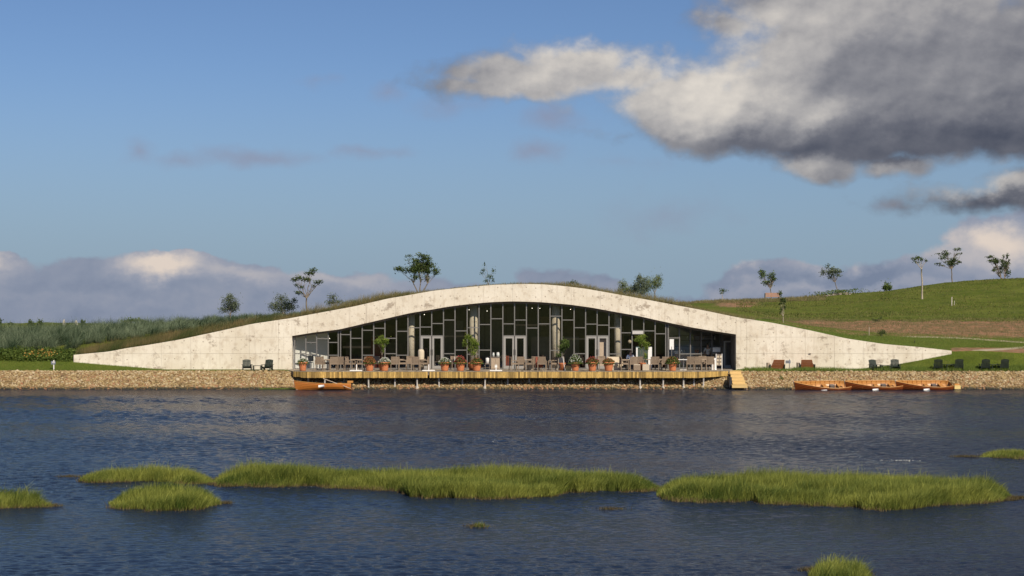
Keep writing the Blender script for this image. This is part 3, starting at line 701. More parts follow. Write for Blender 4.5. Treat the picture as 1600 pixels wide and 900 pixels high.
DOORS = {11, 12, 18, 19, 25, 26}
PZ = lambda py: Z(py, YG)
def zhead(px): return Z(lb(px), YW)-.12
for i, v in enumerate(VERT):
    wd = .072 if v not in (530, 1041.5) else .16; zt = zhead(v)
    mb = MB(); x = X(v, YG)
    if v in (530, 1041.5):
        mb.box((x-.06, YG-YW, (DECK_Z+zt)/2), (.075, .13, zt-DECK_Z)); mb.box((x+.10, YG-YW, (DECK_Z+zt)/2), (.075, .13, zt-DECK_Z))
    else: mb.box((x, YG-YW, (DECK_Z+zt)/2), (wd, .11, zt-DECK_Z))
    mb.build('mullion', M['frame'], glz)
for i in range(len(VERT)-1):
    a, b = VERT[i], VERT[i+1]; xa, xb = X(a, YG)+.042, X(b, YG)-.042; zs = [PZ(t) for t in TRS[i]]
    for t in zs:
        MB().box(((xa+xb)/2, YG-YW, t), (xb-xa, .09, .062)).build('transom', M['frame'], glz)
    lv = sorted([DECK_Z+.06]+zs); ztA, ztB = zhead(a), zhead(b)
    MB().box(((xa+xb)/2, YG-YW, DECK_Z+.03), (xb-xa, .09, .06)).build('sill', M['frame'], glz)
    for j, zl in enumerate(lv):
        if i in DOORS and j == 0: continue
        z0 = zl+.03; tilt = random.uniform(-.016, .016)
        if j+1 < len(lv): c = [z0, z0, lv[j+1]-.03, lv[j+1]-.03]
        else: c = [z0, z0, ztB, ztA]
        mb = MB(); mb.add([(xa, YG-YW-tilt, c[0]), (xb, YG-YW+tilt, c[1]), (xb, YG-YW+tilt, c[2]), (xa, YG-YW-tilt, c[3])], [(0, 1, 2, 3)])
        mb.build('pane', M['glass_clear' if i < 3 else 'glass'], glz)
# double doors
for n_, (a, b) in enumerate(((656.5, 693), (785.7, 822.6), (915, 951.5))):
    dr = bpy.data.objects.new('double_door', None); COL.objects.link(dr); dr.parent = pav
    zt = PZ(524.6)-.04; z0 = DECK_Z+.02; xa, xb = X(a, YG)+.04, X(b, YG)-.04; xm = (xa+xb)/2
    mb = MB(); yv = YG-YW-.02
    for (l, r2) in ((xa+.005, xm-.01), (xm+.01, xb-.005)):
        for (cx, wx) in ((l+.075, .15), (r2-.075, .15)): mb.box((cx, yv, (z0+zt)/2), (wx, .07, zt-z0))
        mb.box(((l+r2)/2, yv, zt-.07), (r2-l-.30, .07, .14)); mb.box(((l+r2)/2, yv, z0+.10), (r2-l-.30, .07, .20))
    mb.build('door_frame', pmat('light_door_frame', (.31, .30, .28), .45, .05), dr)
    for (l, r2) in ((xa+.155, xm-.16), (xm+.16, xb-.155)):
        if n_ == 2 and l > xm: continue
        MB().add([(l, yv, z0+.2), (r2, yv, z0+.2), (r2, yv, zt-.14), (l, yv, zt-.14)], [(0, 1, 2, 3)]).build('pane', M['glass'], dr)
    MB().tube([(xm-.06, yv-.06, z0+.95), (xm-.06, yv-.06, z0+1.35)], .015).build('handle', M['frame'], dr)
    MB().tube([(xm+.06, yv-.06, z0+.95), (xm+.06, yv-.06, z0+1.35)], .015).build('handle', M['frame'], dr)
    if n_ == 2:
        mb = MB(); mb.box(((xm+xb)/2+.02, yv+.30, (z0+zt)/2-.05), (.50, .05, zt-z0-.2)); mb.build('wooden_panel', pmat('pale_plywood', (.46, .37, .28), .8, .1), dr)
# slanted shop glazing on the right, running back into the alcove
SA, SB = Vector((X(1044, YG), YG, 0)), Vector((X(1129, 112.6), 112.6, 0)); dirv = (SB-SA).normalized(); ang = math.atan2(dirv.y, dirv.x); L = (SB-SA).length
shop = bpy.data.objects.new('shop_front', None); COL.objects.link(shop); shop.parent = pav
def pxof(p): return 800+F*p.x/p.y
sh_tr = [[515], [], [528.5], [539.8]]
NS = 5
for i in range(NS+1):
    p = SA.lerp(SB, i/NS); zt = zlb(pxof(p))-.02
    mb = MB(); mb.box((p.x, p.y-YW, (DECK_Z+zt)/2), (.075, .09, zt-DECK_Z), Matrix.Rotation(ang, 3, 'Z')); mb.build('mullion', M['frame'], shop)
for i in range(NS):
    a, b = SA.lerp(SB, (i+.03)/NS), SA.lerp(SB, (i+.97)/NS)
    za, zb_ = zlb(pxof(a))-.02, zlb(pxof(b))-.02; zr = Z({0: 528, 1: 553, 2: 553, 3: 529, 4: 541}[i], (a.y+b.y)/2)
    mb = MB(); mb.bar((a.x, a.y-YW, zr), (b.x, b.y-YW, zr), .07, .07); mb.build('transom', M['frame'], shop)
    mb = MB(); mb.bar((a.x, a.y-YW, DECK_Z+.04), (b.x, b.y-YW, DECK_Z+.04), .07, .08); mb.build('sill', M['frame'], shop)
    for lo, hia, hib in ((DECK_Z+.08, zr-.035, zr-.035), (zr+.035, za, zb_)):
        MB().add([(a.x, a.y-YW, lo), (b.x, b.y-YW, lo), (b.x, b.y-YW, hib), (a.x, a.y-YW, hia)], [(0, 1, 2, 3)]).build('pane', M['glass_clear'], shop)
# side door beyond the shop front
ya_ = 112.65; xa, xb = X(1130.5, ya_), X(1142, 113.6)
sdoor = bpy.data.objects.new('side_door', None); COL.objects.link(sdoor); sdoor.parent = pav
zt = Z(534.5, 113)
mb = MB(); mb.box((xa+.06, ya_-YW, (DECK_Z+zt)/2), (.12, .07, zt-DECK_Z)); mb.box((xb-.04, ya_-YW, (DECK_Z+zt)/2), (.08, .07, zt-DECK_Z)); mb.box(((xa+xb)/2+.02, ya_-YW, zt+.04), (xb-xa+.04, .07, .09)); mb.box(((xa+xb)/2+.02, ya_-YW, DECK_Z+.1), (xb-xa-.2, .07, .2)); mb.build('door_frame', pmat('light_door_frame', (.40, .39, .365), .45, .05), sdoor)
MB().add([(xa+.12, ya_-YW, DECK_Z+.2), (xb-.08, ya_-YW, DECK_Z+.2), (xb-.08, ya_-YW, zt), (xa+.12, ya_-YW, zt)], [(0, 1, 2, 3)]).build('pane', M['glass'], sdoor)
mb = MB(); mb.box((X(1152, YW)-.3, 3.35, (DECK_Z+zlb(1140))/2), (.95, .1, zlb(1140)-DECK_Z)); mb.build('inner_wall', pmat('grey_render', (.22, .22, .23), .8, .1), pav)
mb = MB(); mb.box(((xa+xb)/2, 3.0, (zt+zlb(1135))/2+.04), (xb-xa+.2, .08, zlb(1135)-zt-.05)); mb.build('door_head', M['head'], pav)

# ------------------------------------------------------------------ timber deck on posts
deck = thing('timber_deck', 'long raised timber terrace with golden plank edge on posts in front of the glazing', 'deck', (0, 0, 0))
outline = [(452, 109.0), (459, 106.3), (480, 105.35), (1092, 105.3), (1137, 106.9), (1137, 109.0)]
pts = [Vector((X(p, Y), Y, 0)) for p, Y in outline]
def front_y(x):
    for a, b in zip(pts[:-1], pts[1:]):
        if a.x <= x <= b.x: return a.y+(b.y-a.y)*(x-a.x)/max(b.x-a.x, 1e-6)
    return None
mb = MB(); x = pts[0].x+.04
while x < pts[-1].x-.1:
    yf = front_y(x+.07) or 109
    back = YG-.1
    mb.box((x+.068, (yf+back)/2, DECK_Z-.018+random.uniform(-.003, .003)), (.134, back-yf, .036)); x += .142
d_ = mb.build('deck_boards', M['wood_deck'], deck); d_['kind'] = 'stuff'
mb = MB()
for a, b in zip(pts[:-1], pts[1:]):
    L_ = (b-a).length; n = max(1, int(L_/.125)); dv = (b-a)/n; rot = Matrix.Rotation(math.atan2(dv.y, dv.x), 3, 'Z')
    for i in range(n):
        c = a+dv*(i+.5)
        pxc = pxof(c)
        if 667.5 < pxc < 672.5: continue
        h = .40 if pxc > 470 else .36
        if pxc > 1092: h = .40-(pxc-1092)/45*.08
        mb.box((c.x, c.y-.03, DECK_Z-.045-h/2+random.uniform(-.008, .008)), (dv.length-.012, .028, h), rot)
f_ = mb.build('edge_boards', M['wood_fascia'], deck); f_['kind'] = 'stuff'
mb = MB()
for a, b in zip(pts[:-1], pts[1:]): mb.bar(a+Vector((0, .09, DECK_Z-.17)), b+Vector((0, .09, DECK_Z-.17)), .1, .2)
mb.build('edge_beam', M['head'], deck)
MB().bar(Vector((X(470, 106.6), 106.6, .72)), Vector((X(1110, 106.6), 106.6, .72)), .12, .18).build('beam', M['head'], deck)
for px, dy_ in ((482, .5), (507, .15), (538, .8), (576, .15), (617, .3), (652, .15), (686, .3), (722, .5), (757.5, .15), (793, .5), (826.7, .7), (861, .7), (896, .7), (930.7, .7), (966, .7), (1000.5, .15), (1036, .15), (1068, .15), (1084, .4), (1099, .3)):
    Y = 105.35+dy_; x = X(px, Y); pr = MB().tube([(x+random.uniform(-.05, .05), Y, DECK_Z-.05), (x, Y, -.05)], .055, 8).build('post', M['post'], deck, True)
    if px > 600: MB().lathe([(.13, 0), (.11, .12), (.06, .16)], (x, Y, max(0.02, -.02)), 8).build('footing', M['palestone'], pr)
# stair down the bank
st = thing('wooden_steps', 'fresh pale timber steps going down the stone bank at the right end of the deck', 'steps', (0, 0, 0))
NT_ = 5
for i in range(NT_):
    Y = 107.0-i*.42; z = DECK_Z-.03-i*.20; pxa, pxb = 1139+i*1.2, 1157+i*2.1
    MB().box(((X(pxa, Y)+X(pxb, Y))/2, Y-.20, z), (X(pxb, Y)-X(pxa, Y), .46, .05)).build('tread', M['wood_step'], st)
    MB().box(((X(pxa, Y)+X(pxb, Y))/2, Y-.40, z-.125), (X(pxb, Y)-X(pxa, Y)-.02, .03, .19)).build('riser', M['wood_step'], st)
MB().box((X(1154.5, 104.9), 104.85, .30), (X(1167, 104.9)-X(1142.5, 104.9), .75, .06)).build('landing', M['wood_step'], st)
MB().box((X(1154.5, 104.9), 104.49, .20), (X(1167, 104.9)-X(1143, 104.9), .03, .15)).build('landing_edge', M['wood_step'], st)
for px in (1144, 1165): MB().box((X(px, 104.9), 104.7, .1), (.1, .1, .36)).build('leg', M['head'], st)
MB().box((X(1140, 105.4), 105.5, .35), (.16, 1.2, .9)).build('shaded_side_board', M['black'], st)  # stair side; its black puts the shade on the left face into the colour

# ------------------------------------------------------------------ quarried stones of the bank
def ico():
    t = (1+5**.5)/2; v = np.array([(-1, t, 0), (1, t, 0), (-1, -t, 0), (1, -t, 0), (0, -1, t), (0, 1, t), (0, -1, -t), (0, 1, -t), (t, 0, -1), (t, 0, 1), (-t, 0, -1), (-t, 0, 1)])/math.sqrt(1+t*t)
    f = np.array([(0, 11, 5), (0, 5, 1), (0, 1, 7), (0, 7, 10), (0, 10, 11), (1, 5, 9), (5, 11, 4), (11, 10, 2), (10, 7, 6), (7, 1, 8), (3, 9, 4), (3, 4, 2), (3, 2, 6), (3, 6, 8), (3, 8, 9), (4, 9, 5), (2, 4, 11), (6, 2, 10), (8, 6, 7), (9, 8, 1)])
    return v, f
IV, IF = ico()
def rocks(P_, S_, name, mat, flat=.7, parent=None):
    n = len(P_); jit = RNG.uniform(.62, 1.25, (n, 12, 1)); v = IV[None]*jit
    sc = np.stack([RNG.uniform(.7, 1.35, n), RNG.uniform(.7, 1.2, n), RNG.uniform(.5, 1.0, n)*flat*1.2], 1)[:, None, :]
    v = v*sc*S_[:, None, None]
    th = RNG.uniform(0, 6.28, n); ph = RNG.uniform(-.6, .6, n)
    c, s_ = np.cos(ph)[:, None], np.sin(ph)[:, None]; y, z = v[..., 1].copy(), v[..., 2].copy(); v[..., 1] = y*c-z*s_; v[..., 2] = y*s_+z*c
    c, s_ = np.cos(th)[:, None], np.sin(th)[:, None]; x, y = v[..., 0].copy(), v[..., 1].copy(); v[..., 0] = x*c-y*s_; v[..., 1] = x*s_+y*c
    v = v+P_[:, None, :]
    fc = (IF[None]+np.arange(n)[:, None, None]*12).reshape(-1, 3)
    return np_mesh(name, v.reshape(-1, 3), fc, mat, 3, None, parent)
def bank_points(n, pa, pb, ya, yb):
    px = RNG.uniform(pa, pb, n); Y = RNG.uniform(ya, yb, n); z = tz_lawn(px, Y); return np.stack([(px-800)/F*Y, Y, z], 1)
nL, nR, nD = 12500, 12500, 7000
Pk = np.concatenate([bank_points(nL, -260, 470, 104.75, 107.75), bank_points(nR, 1118, 1860, 104.75, 107.6), bank_points(nD, 462, 1125, 104.9, 107.6)])
Sk = RNG.uniform(.04, .11, len(Pk))*np.where(RNG.uniform(0, 1, len(Pk)) > .96, 1.6, 1)
rk = rocks(Pk, Sk, 'bank_stones', M['rock']); tag(rk, 'tan quarried stones heaped along the whole lake bank', 'stones', kind='stuff')
# ------------------------------------------------------------------ blades and leaves
def blades(name, base, H, W_, lean, mat, seg=3, wind=(0.15, 0.0), parent=None, curve=1.0, vfield=None):
    """curved tapering grass blades, one strip each; base (n,3), H, W_ arrays, lean fraction"""
    n = len(base); th = RNG.uniform(0, 2*np.pi, n); ln = RNG.uniform(.2, 1, n)*lean
    dx_, dy_ = np.cos(th)*ln+wind[0], np.sin(th)*ln+wind[1]
    fa = RNG.uniform(0, np.pi, n); wx, wy = np.cos(fa), np.sin(fa)*.6
    V_ = []; hh = []
    for k in range(seg+1):
        t = k/seg; bend = t**(1+curve); wd = W_*(1-t)**.8*.5 if k < seg else W_*0+.0008
        z = H*(t-.30*bend*np.minimum(1, np.hypot(dx_, dy_)))
        cx, cy = base[:, 0]+dx_*H*bend, base[:, 1]+dy_*H*bend
        V_.append(np.stack([cx-wx*wd, cy-wy*wd, base[:, 2]+z], 1)); V_.append(np.stack([cx+wx*wd, cy+wy*wd, base[:, 2]+z], 1)); hh += [np.full(n, t)]*2
    V_ = np.stack(V_, 1); m_ = 2*(seg+1); hh = np.stack(hh, 1)
    v0 = RNG.uniform(0, 1, n) if vfield is None else np.clip(vfield+RNG.uniform(-.3, .3, n), 0, 1)
    vv = np.repeat(v0[:, None], m_, 1)
    fc = np.array([(2*k, 2*k+1, 2*k+3, 2*k+2) for k in range(seg)])
    fc = (fc[None]+np.arange(n)[:, None, None]*m_).reshape(-1, 4)
    return np_mesh(name, V_.reshape(-1, 3), fc, mat, 4, {'v': vv, 'h': hh}, parent)
def leaves(name, Cn, size, mat, parent=None, droop=0.0, asp=.5, vf=None):
    """one folded diamond leaf per centre"""
    n = len(Cn); a = RNG.normal(size=(n, 3)); a[:, 2] -= droop; a /= np.linalg.norm(a, axis=1)[:, None]
    b = RNG.normal(size=(n, 3)); b -= (b*a).sum(1)[:, None]*a; b /= np.linalg.norm(b, axis=1)[:, None]
    s = (size*RNG.uniform(.6, 1.3, n))[:, None]
    q = np.stack([Cn-a*s*.5, Cn+b*s*asp*.5, Cn+a*s*.5, Cn-b*s*asp*.5], 1)
    v = RNG.uniform(0, 1, n) if vf is None else np.clip(vf, 0, 1); vv = np.repeat(v[:, None], 4, 1)
    return np_mesh(name, q.reshape(-1, 3), np.arange(n*4).reshape(-1, 4), mat, 4, {'v': vv, 'h': np.ones((n, 4))}, parent)

# ------------------------------------------------------------------ reed islands in the lake
def water_Y(py): return F*HC/(py-HOR)
ragged_edges = []
def island(name, label, outline_px, dens, hgt, cat='reeds'):
    """outline given as (column, back row, front row) at the water line"""
    o = np.array(outline_px, float); N = 0; base = []
    pa, pb = o[0, 0], o[-1, 0]
    yb0, yf0 = water_Y(o[:, 1].min()), water_Y(o[:, 2].max()); ym = (yb0+yf0)/2
    xa, xb = (pa-800)/F*ym-.8, (pb-800)/F*ym+.8
    n = int((xb-xa)*(yb0-yf0+.6)*dens)
    x = RNG.uniform(xa-1.5, xb+1.5, n*2); Y = RNG.uniform(yf0-.3, yb0+.3, n*2); px = 800+F*x/Y; py = HOR+F*HC/Y
    bk = np.interp(px, o[:, 0], o[:, 1]); ft = np.interp(px, o[:, 0], o[:, 2])
    nz = fnoise(x, Y, .35, 5)*2.4+fnoise(x, Y, 1.3, 8)*2.0
    ok = (px > pa) & (px < pb) & (py > bk+nz*.5) & (py < ft+nz)
    x, Y, px, py, bk, ft = [q[ok] for q in (x, Y, px, py, bk, ft)]
    edge = np.minimum(np.minimum((py-bk), (ft-py))/4+.55, 1); edge = np.minimum(edge, np.minimum(px-pa, pb-px)/min(55, (pb-pa)*.3)+.25)
    cl = 1+.34*fnoise(x, Y, .55, 11)+.28*fnoise(x, Y, 1.9, 12); cl = np.maximum(cl, .35)
    H = .88*hgt*np.clip(edge, .2, 1)*cl*RNG.uniform(.45, 1.2, len(x))
    vf = .5+.42*fnoise(x, Y, .7, 21)+.25*fnoise(x, Y, 2.1, 22)
    tall = RNG.uniform(0, 1, len(x)) > .985; H = np.where(tall, H*1.35, H); vf = np.where(tall, 1.3, vf); ragged_edges.append((x, Y, py, bk, ft))
    b = blades('reed_blades' if False else name, np.stack([x, Y, np.full(len(x), -.04)], 1), H, RNG.uniform(.010, .024, len(x)), .60, M['reed'], 3, (.22, -.03), vfield=vf)
    tag(b, label, cat, kind='stuff'); return len(x)
DEN = 3000
island('reed_island', 'long thin reed island, leftmost of the back row in the lake', [(124, 750, 752), (140, 745, 754), (200, 745, 754), (260, 746, 755), (310, 748, 756), (334, 751, 757)], DEN, .46)
island('reed_island', 'long reed island stretching across the middle of the lake and widening in the centre', [(332, 751, 757), (350, 749, 759), (430, 748, 760), (520, 749, 761), (590, 751, 764), (625, 750, 768), (640, 750, 778), (720, 751, 780), (800, 752, 780), (860, 753, 778), (885, 754, 771), (960, 756, 770), (1010, 760, 768), (1030, 763, 766)], DEN, .50)
island('reed_island', 'broad reed island on the right half of the lake', [(1026, 766, 776), (1050, 762, 781), (1150, 761, 785), (1250, 761, 788), (1330, 760, 793), (1380, 761, 799), (1420, 761, 799), (1470, 763, 790), (1530, 766, 786), (1565, 770, 783), (1580, 775, 779)], DEN, .50)
# a few pale flowering stalks standing above the blades are part of each island
island('reed_island', 'rounded reed clump standing in front of the leftmost long island', [(170, 786, 792), (185, 780, 796), (230, 777, 799), (270, 777, 800), (315, 780, 797), (338, 784, 790), (346, 786, 788)], DEN, .44)
island('reed_island', 'reed clump cut off by the left edge of the photo', [(-60, 784, 799), (0, 783, 796), (50, 786, 793), (84, 790, 791)], DEN, .40)
island('reed_island', 'small distant reed clump near the right shore of the lake', [(1528, 713, 716), (1545, 710, 717), (1580, 710, 716), (1660, 711, 716), (1680, 713, 715)], DEN, .30)
island('reed_island', 'nearest reed tuft at the bottom edge of the photo', [(1262, 897, 903), (1285, 893, 915), (1310, 893, 918), (1340, 896, 916), (1362, 900, 910)], DEN, .36)
island('reed_island', 'tiny sparse reed tuft alone in the middle foreground water', [(734, 821, 824), (750, 819, 825), (768, 822, 824)], 1500, .17)
# low dead stalks and mud rim along the feet of the islands
rim = []
for x, Y, py, bk, ft in ragged_edges:
    s_ = (py > ft-1.6) | (py < bk+.8); s_ &= RNG.uniform(0, 1, len(x)) < .30
    rim.append(np.stack([x[s_]+RNG.normal(0, .05, s_.sum()), Y[s_]-RNG.uniform(0, .22, s_.sum()), np.full(s_.sum(), -.01)], 1))
rim = np.concatenate(rim); a = blades('dead_stalks', rim, RNG.uniform(.03, .16, len(rim)), np.full(len(rim), .014), 1.1, leafmat('dead_stalk', (.07, .045, .02), (.24, .19, .08)), 2); tag(a, 'brown dead stalks fringing the feet of the reed islands', 'stalks', kind='stuff')
# flat brown mats of drowned stalks round the islands
def mat_pts(px, py, w_px, h_px, n):
    a = RNG.normal(px, w_px*.4, n); b = np.clip(RNG.normal(py, h_px*.4, n), py-h_px, py+h_px); Y = F*HC/(b-HOR); return np.stack([(a-800)/F*Y, Y, np.full(n, .006)], 1)
Pm = np.concatenate([mat_pts(1590, 779, 26, 1.3, 700), mat_pts(1270, 892, 28, 3, 400), mat_pts(1345, 897, 22, 3, 400), mat_pts(1508, 714, 26, 1, 500), mat_pts(110, 745.5, 22, .5, 300),
                     mat_pts(352, 787, 14, 1.2, 250), mat_pts(740, 823, 20, 1, 160), mat_pts(85, 791, 14, 1, 200), mat_pts(955, 796, 26, 1.3, 260), mat_pts(1580, 782, 14, 1.2, 200), mat_pts(330, 757.5, 8, 1, 120)])
b = blades('drowned_stalks', Pm, RNG.uniform(.03, .10, len(Pm)), np.full(len(Pm), .012), 1.2, leafmat('drowned_stalk', (.09, .06, .03), (.16, .14, .06)), 2); tag(b, 'brown drowned stalks floating low around the reed islands', 'stalks', kind='stuff')
Y0 = water_Y(720); fo = np.stack([X(1404, Y0)+RNG.normal(0, .28, 70), Y0+RNG.normal(0, .12, 70), np.full(70, .012)], 1)
tag(leaves('floating_petals', fo, .045, M['petal_white']), 'pale floating flecks drifting on the water near the right shore', 'flecks', kind='stuff')

# ------------------------------------------------------------------ grass on the banks, roof and hill
def scatter(n, pa, pb, ya, yb, lawn_=False):
    px = RNG.uniform(pa, pb, n); Y = RNG.uniform(ya, yb, n); z = tz_lawn(px, Y) if lawn_ else tz_arr(px, Y); return px, Y, np.stack([(px-800)/F*Y, Y, z-.02], 1)
# bank top strip, right
px, Y, B = scatter(26000, 1152, 1860, 107.35, 108.5, True)
Hh = RNG.uniform(.12, .34, len(px))*(1+.45*fnoise(B[:, 0], B[:, 1], .5, 4)); Hh *= np.clip((px-1150)/14, .3, 1)
tag(blades('bank_grass', B, Hh, RNG.uniform(.012, .028, len(px)), .5, M['turf'], 2), 'tall green grass fringe along the top of the right stone bank', 'grass', kind='stuff')
# lawns
px, Y, B = scatter(52000, 1152, 1860, 107.9, 110.2, True); ok = (px > 1360) | (Y < 109.2)
a = blades('lawn_grass', B[ok], RNG.uniform(.04, .12, ok.sum()), RNG.uniform(.012, .022, ok.sum()), .5, M['turf'], 2); tag(a, 'short mown grass of the lawn right of the concrete wall', 'grass', kind='stuff')
px, Y, B = scatter(42000, -260, 262, 107.8, 110.2, True); keep = RNG.uniform(0, 1, len(px)) < np.clip((262-px)/50, 0, 1)
a = blades('lawn_grass', B[keep], RNG.uniform(.04, .13, keep.sum()), RNG.uniform(.012, .022, keep.sum()), .5, M['turf'], 2); tag(a, 'short grass of the small lawn at the left foot of the wall', 'grass', kind='stuff')
# slope behind the right wall
px, Y, B = scatter(70000, 1150, 1800, 110.6, 124); d_ = np.interp(px, [1150, 1300, 1500], [.3, .3, 1])
keep = (RNG.uniform(0, 1, len(px)) < .9) & ~((px > 1475) & (Y < 114.5))
a = blades('slope_grass', B[keep], RNG.uniform(.05, .16, keep.sum()), RNG.uniform(.015, .03, keep.sum()), .5, M['turf'], 2); tag(a, 'green grass on the slope just behind the right wing of the wall', 'grass', kind='stuff')
px, Y, B = scatter(30000, 1130, 1800, 122, 146); keep = px > 1180+RNG.uniform(-40, 60, len(px))
a = blades('dry_grass', B[keep], RNG.uniform(.06, .24, keep.sum()), RNG.uniform(.015, .035, keep.sum()), .6, M['dry'], 2); tag(a, 'dry brown grass tufts on the bare strip across the hillside', 'grass', kind='stuff')
# roof fringe
px, Y, B = scatter(26000, 470, 1180, 110.6, 113.0); B[:, 2] = tz_arr(px, Y)-.03
Hh = RNG.uniform(.05, .27, len(px))*(1+.9*np.clip(fnoise(B[:, 0], B[:, 1], .25, 9), -.6, 2))
Hh *= np.interp(px, [470, 640, 700, 860, 960, 1040, 1100, 1180], [3.0, 1.8, .9, .9, 2.6, 2.6, 1.2, .8])
a = blades('roof_grass', B, Hh, RNG.uniform(.012, .026, len(px)), .45, M['dry'], 2); tag(a, 'thin wild grass fringe growing on the arched roof behind the parapet', 'grass', kind='stuff')
# big blue-green grasses on the left mound
nc = 1500; px = RNG.uniform(-330, 560, nc); Y = RNG.uniform(0, 1, nc)**1.1*20+111.6; near = px < 130
size = np.interp(px, [-330, 60, 200, 330, 420, 560], [1.25, 1.25, 1.1, .75, .55, .45])*RNG.uniform(.45, 1.2, nc)
ok = (Y > np.interp(px, [0, 115, 200, 400, 560], [111.8, 112.6, 114.5, 113, 111.6])) & (Y < np.interp(px, [300, 400, 560], [131, 124, 115])); px, Y, size = px[ok], Y[ok], size[ok]
nb = 90; zc = tz_arr(px, Y); cxs = (px-800)/F*Y; tone = np.clip(.45+.35*fnoise(cxs, Y, .22, 31)+RNG.normal(0, .28, len(px)), 0, 1)
bx = np.repeat(cxs, nb)+RNG.normal(0, .13, len(px)*nb); by = np.repeat(Y, nb)+RNG.normal(0, .13, len(px)*nb)
Bm = np.stack([bx, by, np.repeat(zc, nb)-.05], 1); Hm = np.repeat(size, nb)*RNG.uniform(.6, 1.25, len(bx))
a = blades('ornamental_grass', Bm, Hm, RNG.uniform(.020, .042, len(bx)), .95, M['miscan'], 4, (.28, -.02), curve=.9, vfield=np.repeat(tone, nb)); tag(a, 'dense blue-green arching ornamental grasses covering the left mound', 'grass', kind='stuff')
# reddish brown fringe in front of them, along the wall top
px, Y, B = scatter(30000, 110, 640, 110.55, 113.6); keep = Y < np.interp(px, [110, 200, 400, 640], [112.2, 113.6, 113, 112.2]); px, Y, B = px[keep], Y[keep], B[keep]
Hh = RNG.uniform(.15, .6, len(px))*(1+.6*fnoise(B[:, 0], B[:, 1], .45, 77))*np.interp(px, [110, 200, 640], [.8, 1.0, .7])
a = blades('wild_grass', B, Hh, RNG.uniform(.012, .026, len(px)), .5, leafmat('wild_blade', (.055, .085, .022), (.26, .19, .085), base=(.04, .055, .018)), 3, (.22, 0), vfield=.45+.5*fnoise(B[:, 0], B[:, 1], .5, 78)+.3*fnoise(B[:, 0], B[:, 1], 1.9, 79)); tag(a, 'olive and rusty wild grass along the top edge of the left wall wing', 'grass', kind='stuff')
# flower bed under the grasses on the far left
px, Y, B = scatter(16000, -260, 118, 110.0, 111.9); B[:, 2] = np.where(Y < 110.3, tz_lawn(px, Y), tz_arr(px, Y))
B[:, 2] += RNG.uniform(0, .45, len(px))*np.clip(1+.6*fnoise(B[:, 0], B[:, 1], .5, 14), .3, 1.6)
a = leaves('flower_bed', B, .14, M['lf_bright'] if False else leafmat('bed_leaf', (.045, .085, .015), (.15, .20, .04)), asp=.6); tag(a, 'low leafy flower bed between the left lawn and the tall grasses', 'flower bed', kind='stuff')
px, Y, B = scatter(90, 20, 116, 110.0, 110.9); B[:, 2] = tz_arr(px, np.maximum(Y, 110.31))+RNG.uniform(.30, .55, len(px)); s_ = RNG.choice(4, len(px)); B[:, 0] = np.array([X(44, 110.4), X(60, 110.4), X(84, 110.4), X(66, 110.4)])[s_]+RNG.normal(0, .32, len(px))
tag(leaves('bed_flowers', B, .09, M['petal_orange'], asp=.9), 'orange and yellow blooms in the flower bed on the far left', 'flowers', kind='stuff')

# ------------------------------------------------------------------ trees and shrubs
def crown_pts(clumps, Y, n_per_m3, rmin=0, deep=.9):
    out = []; vv = []
    for (px, py, rx, ry) in clumps:
        ax, az = rx/F*Y, ry/F*Y; ay = (ax+az)/2*deep; c = P(px, py, Y); oy = RNG.normal(0, ay*.5)
        n = max(30, int(n_per_m3*6.5*(ax*ay*az)**.85*4.2)); d = RNG.normal(size=(n, 3)); d /= np.linalg.norm(d, axis=1)[:, None]
        r = np.where(RNG.uniform(0, 1, n) < .6, RNG.uniform(.1, 1, n)**.5, np.abs(RNG.normal(0, .62, n))); r *= 1+.18*np.sin(d[:, 0]*5+px)+.15*np.sin(d[:, 2]*7+py)
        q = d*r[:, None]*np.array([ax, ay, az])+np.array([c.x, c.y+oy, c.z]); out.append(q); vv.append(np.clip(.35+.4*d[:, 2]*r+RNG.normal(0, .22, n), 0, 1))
    return np.concatenate(out), np.concatenate(vv)
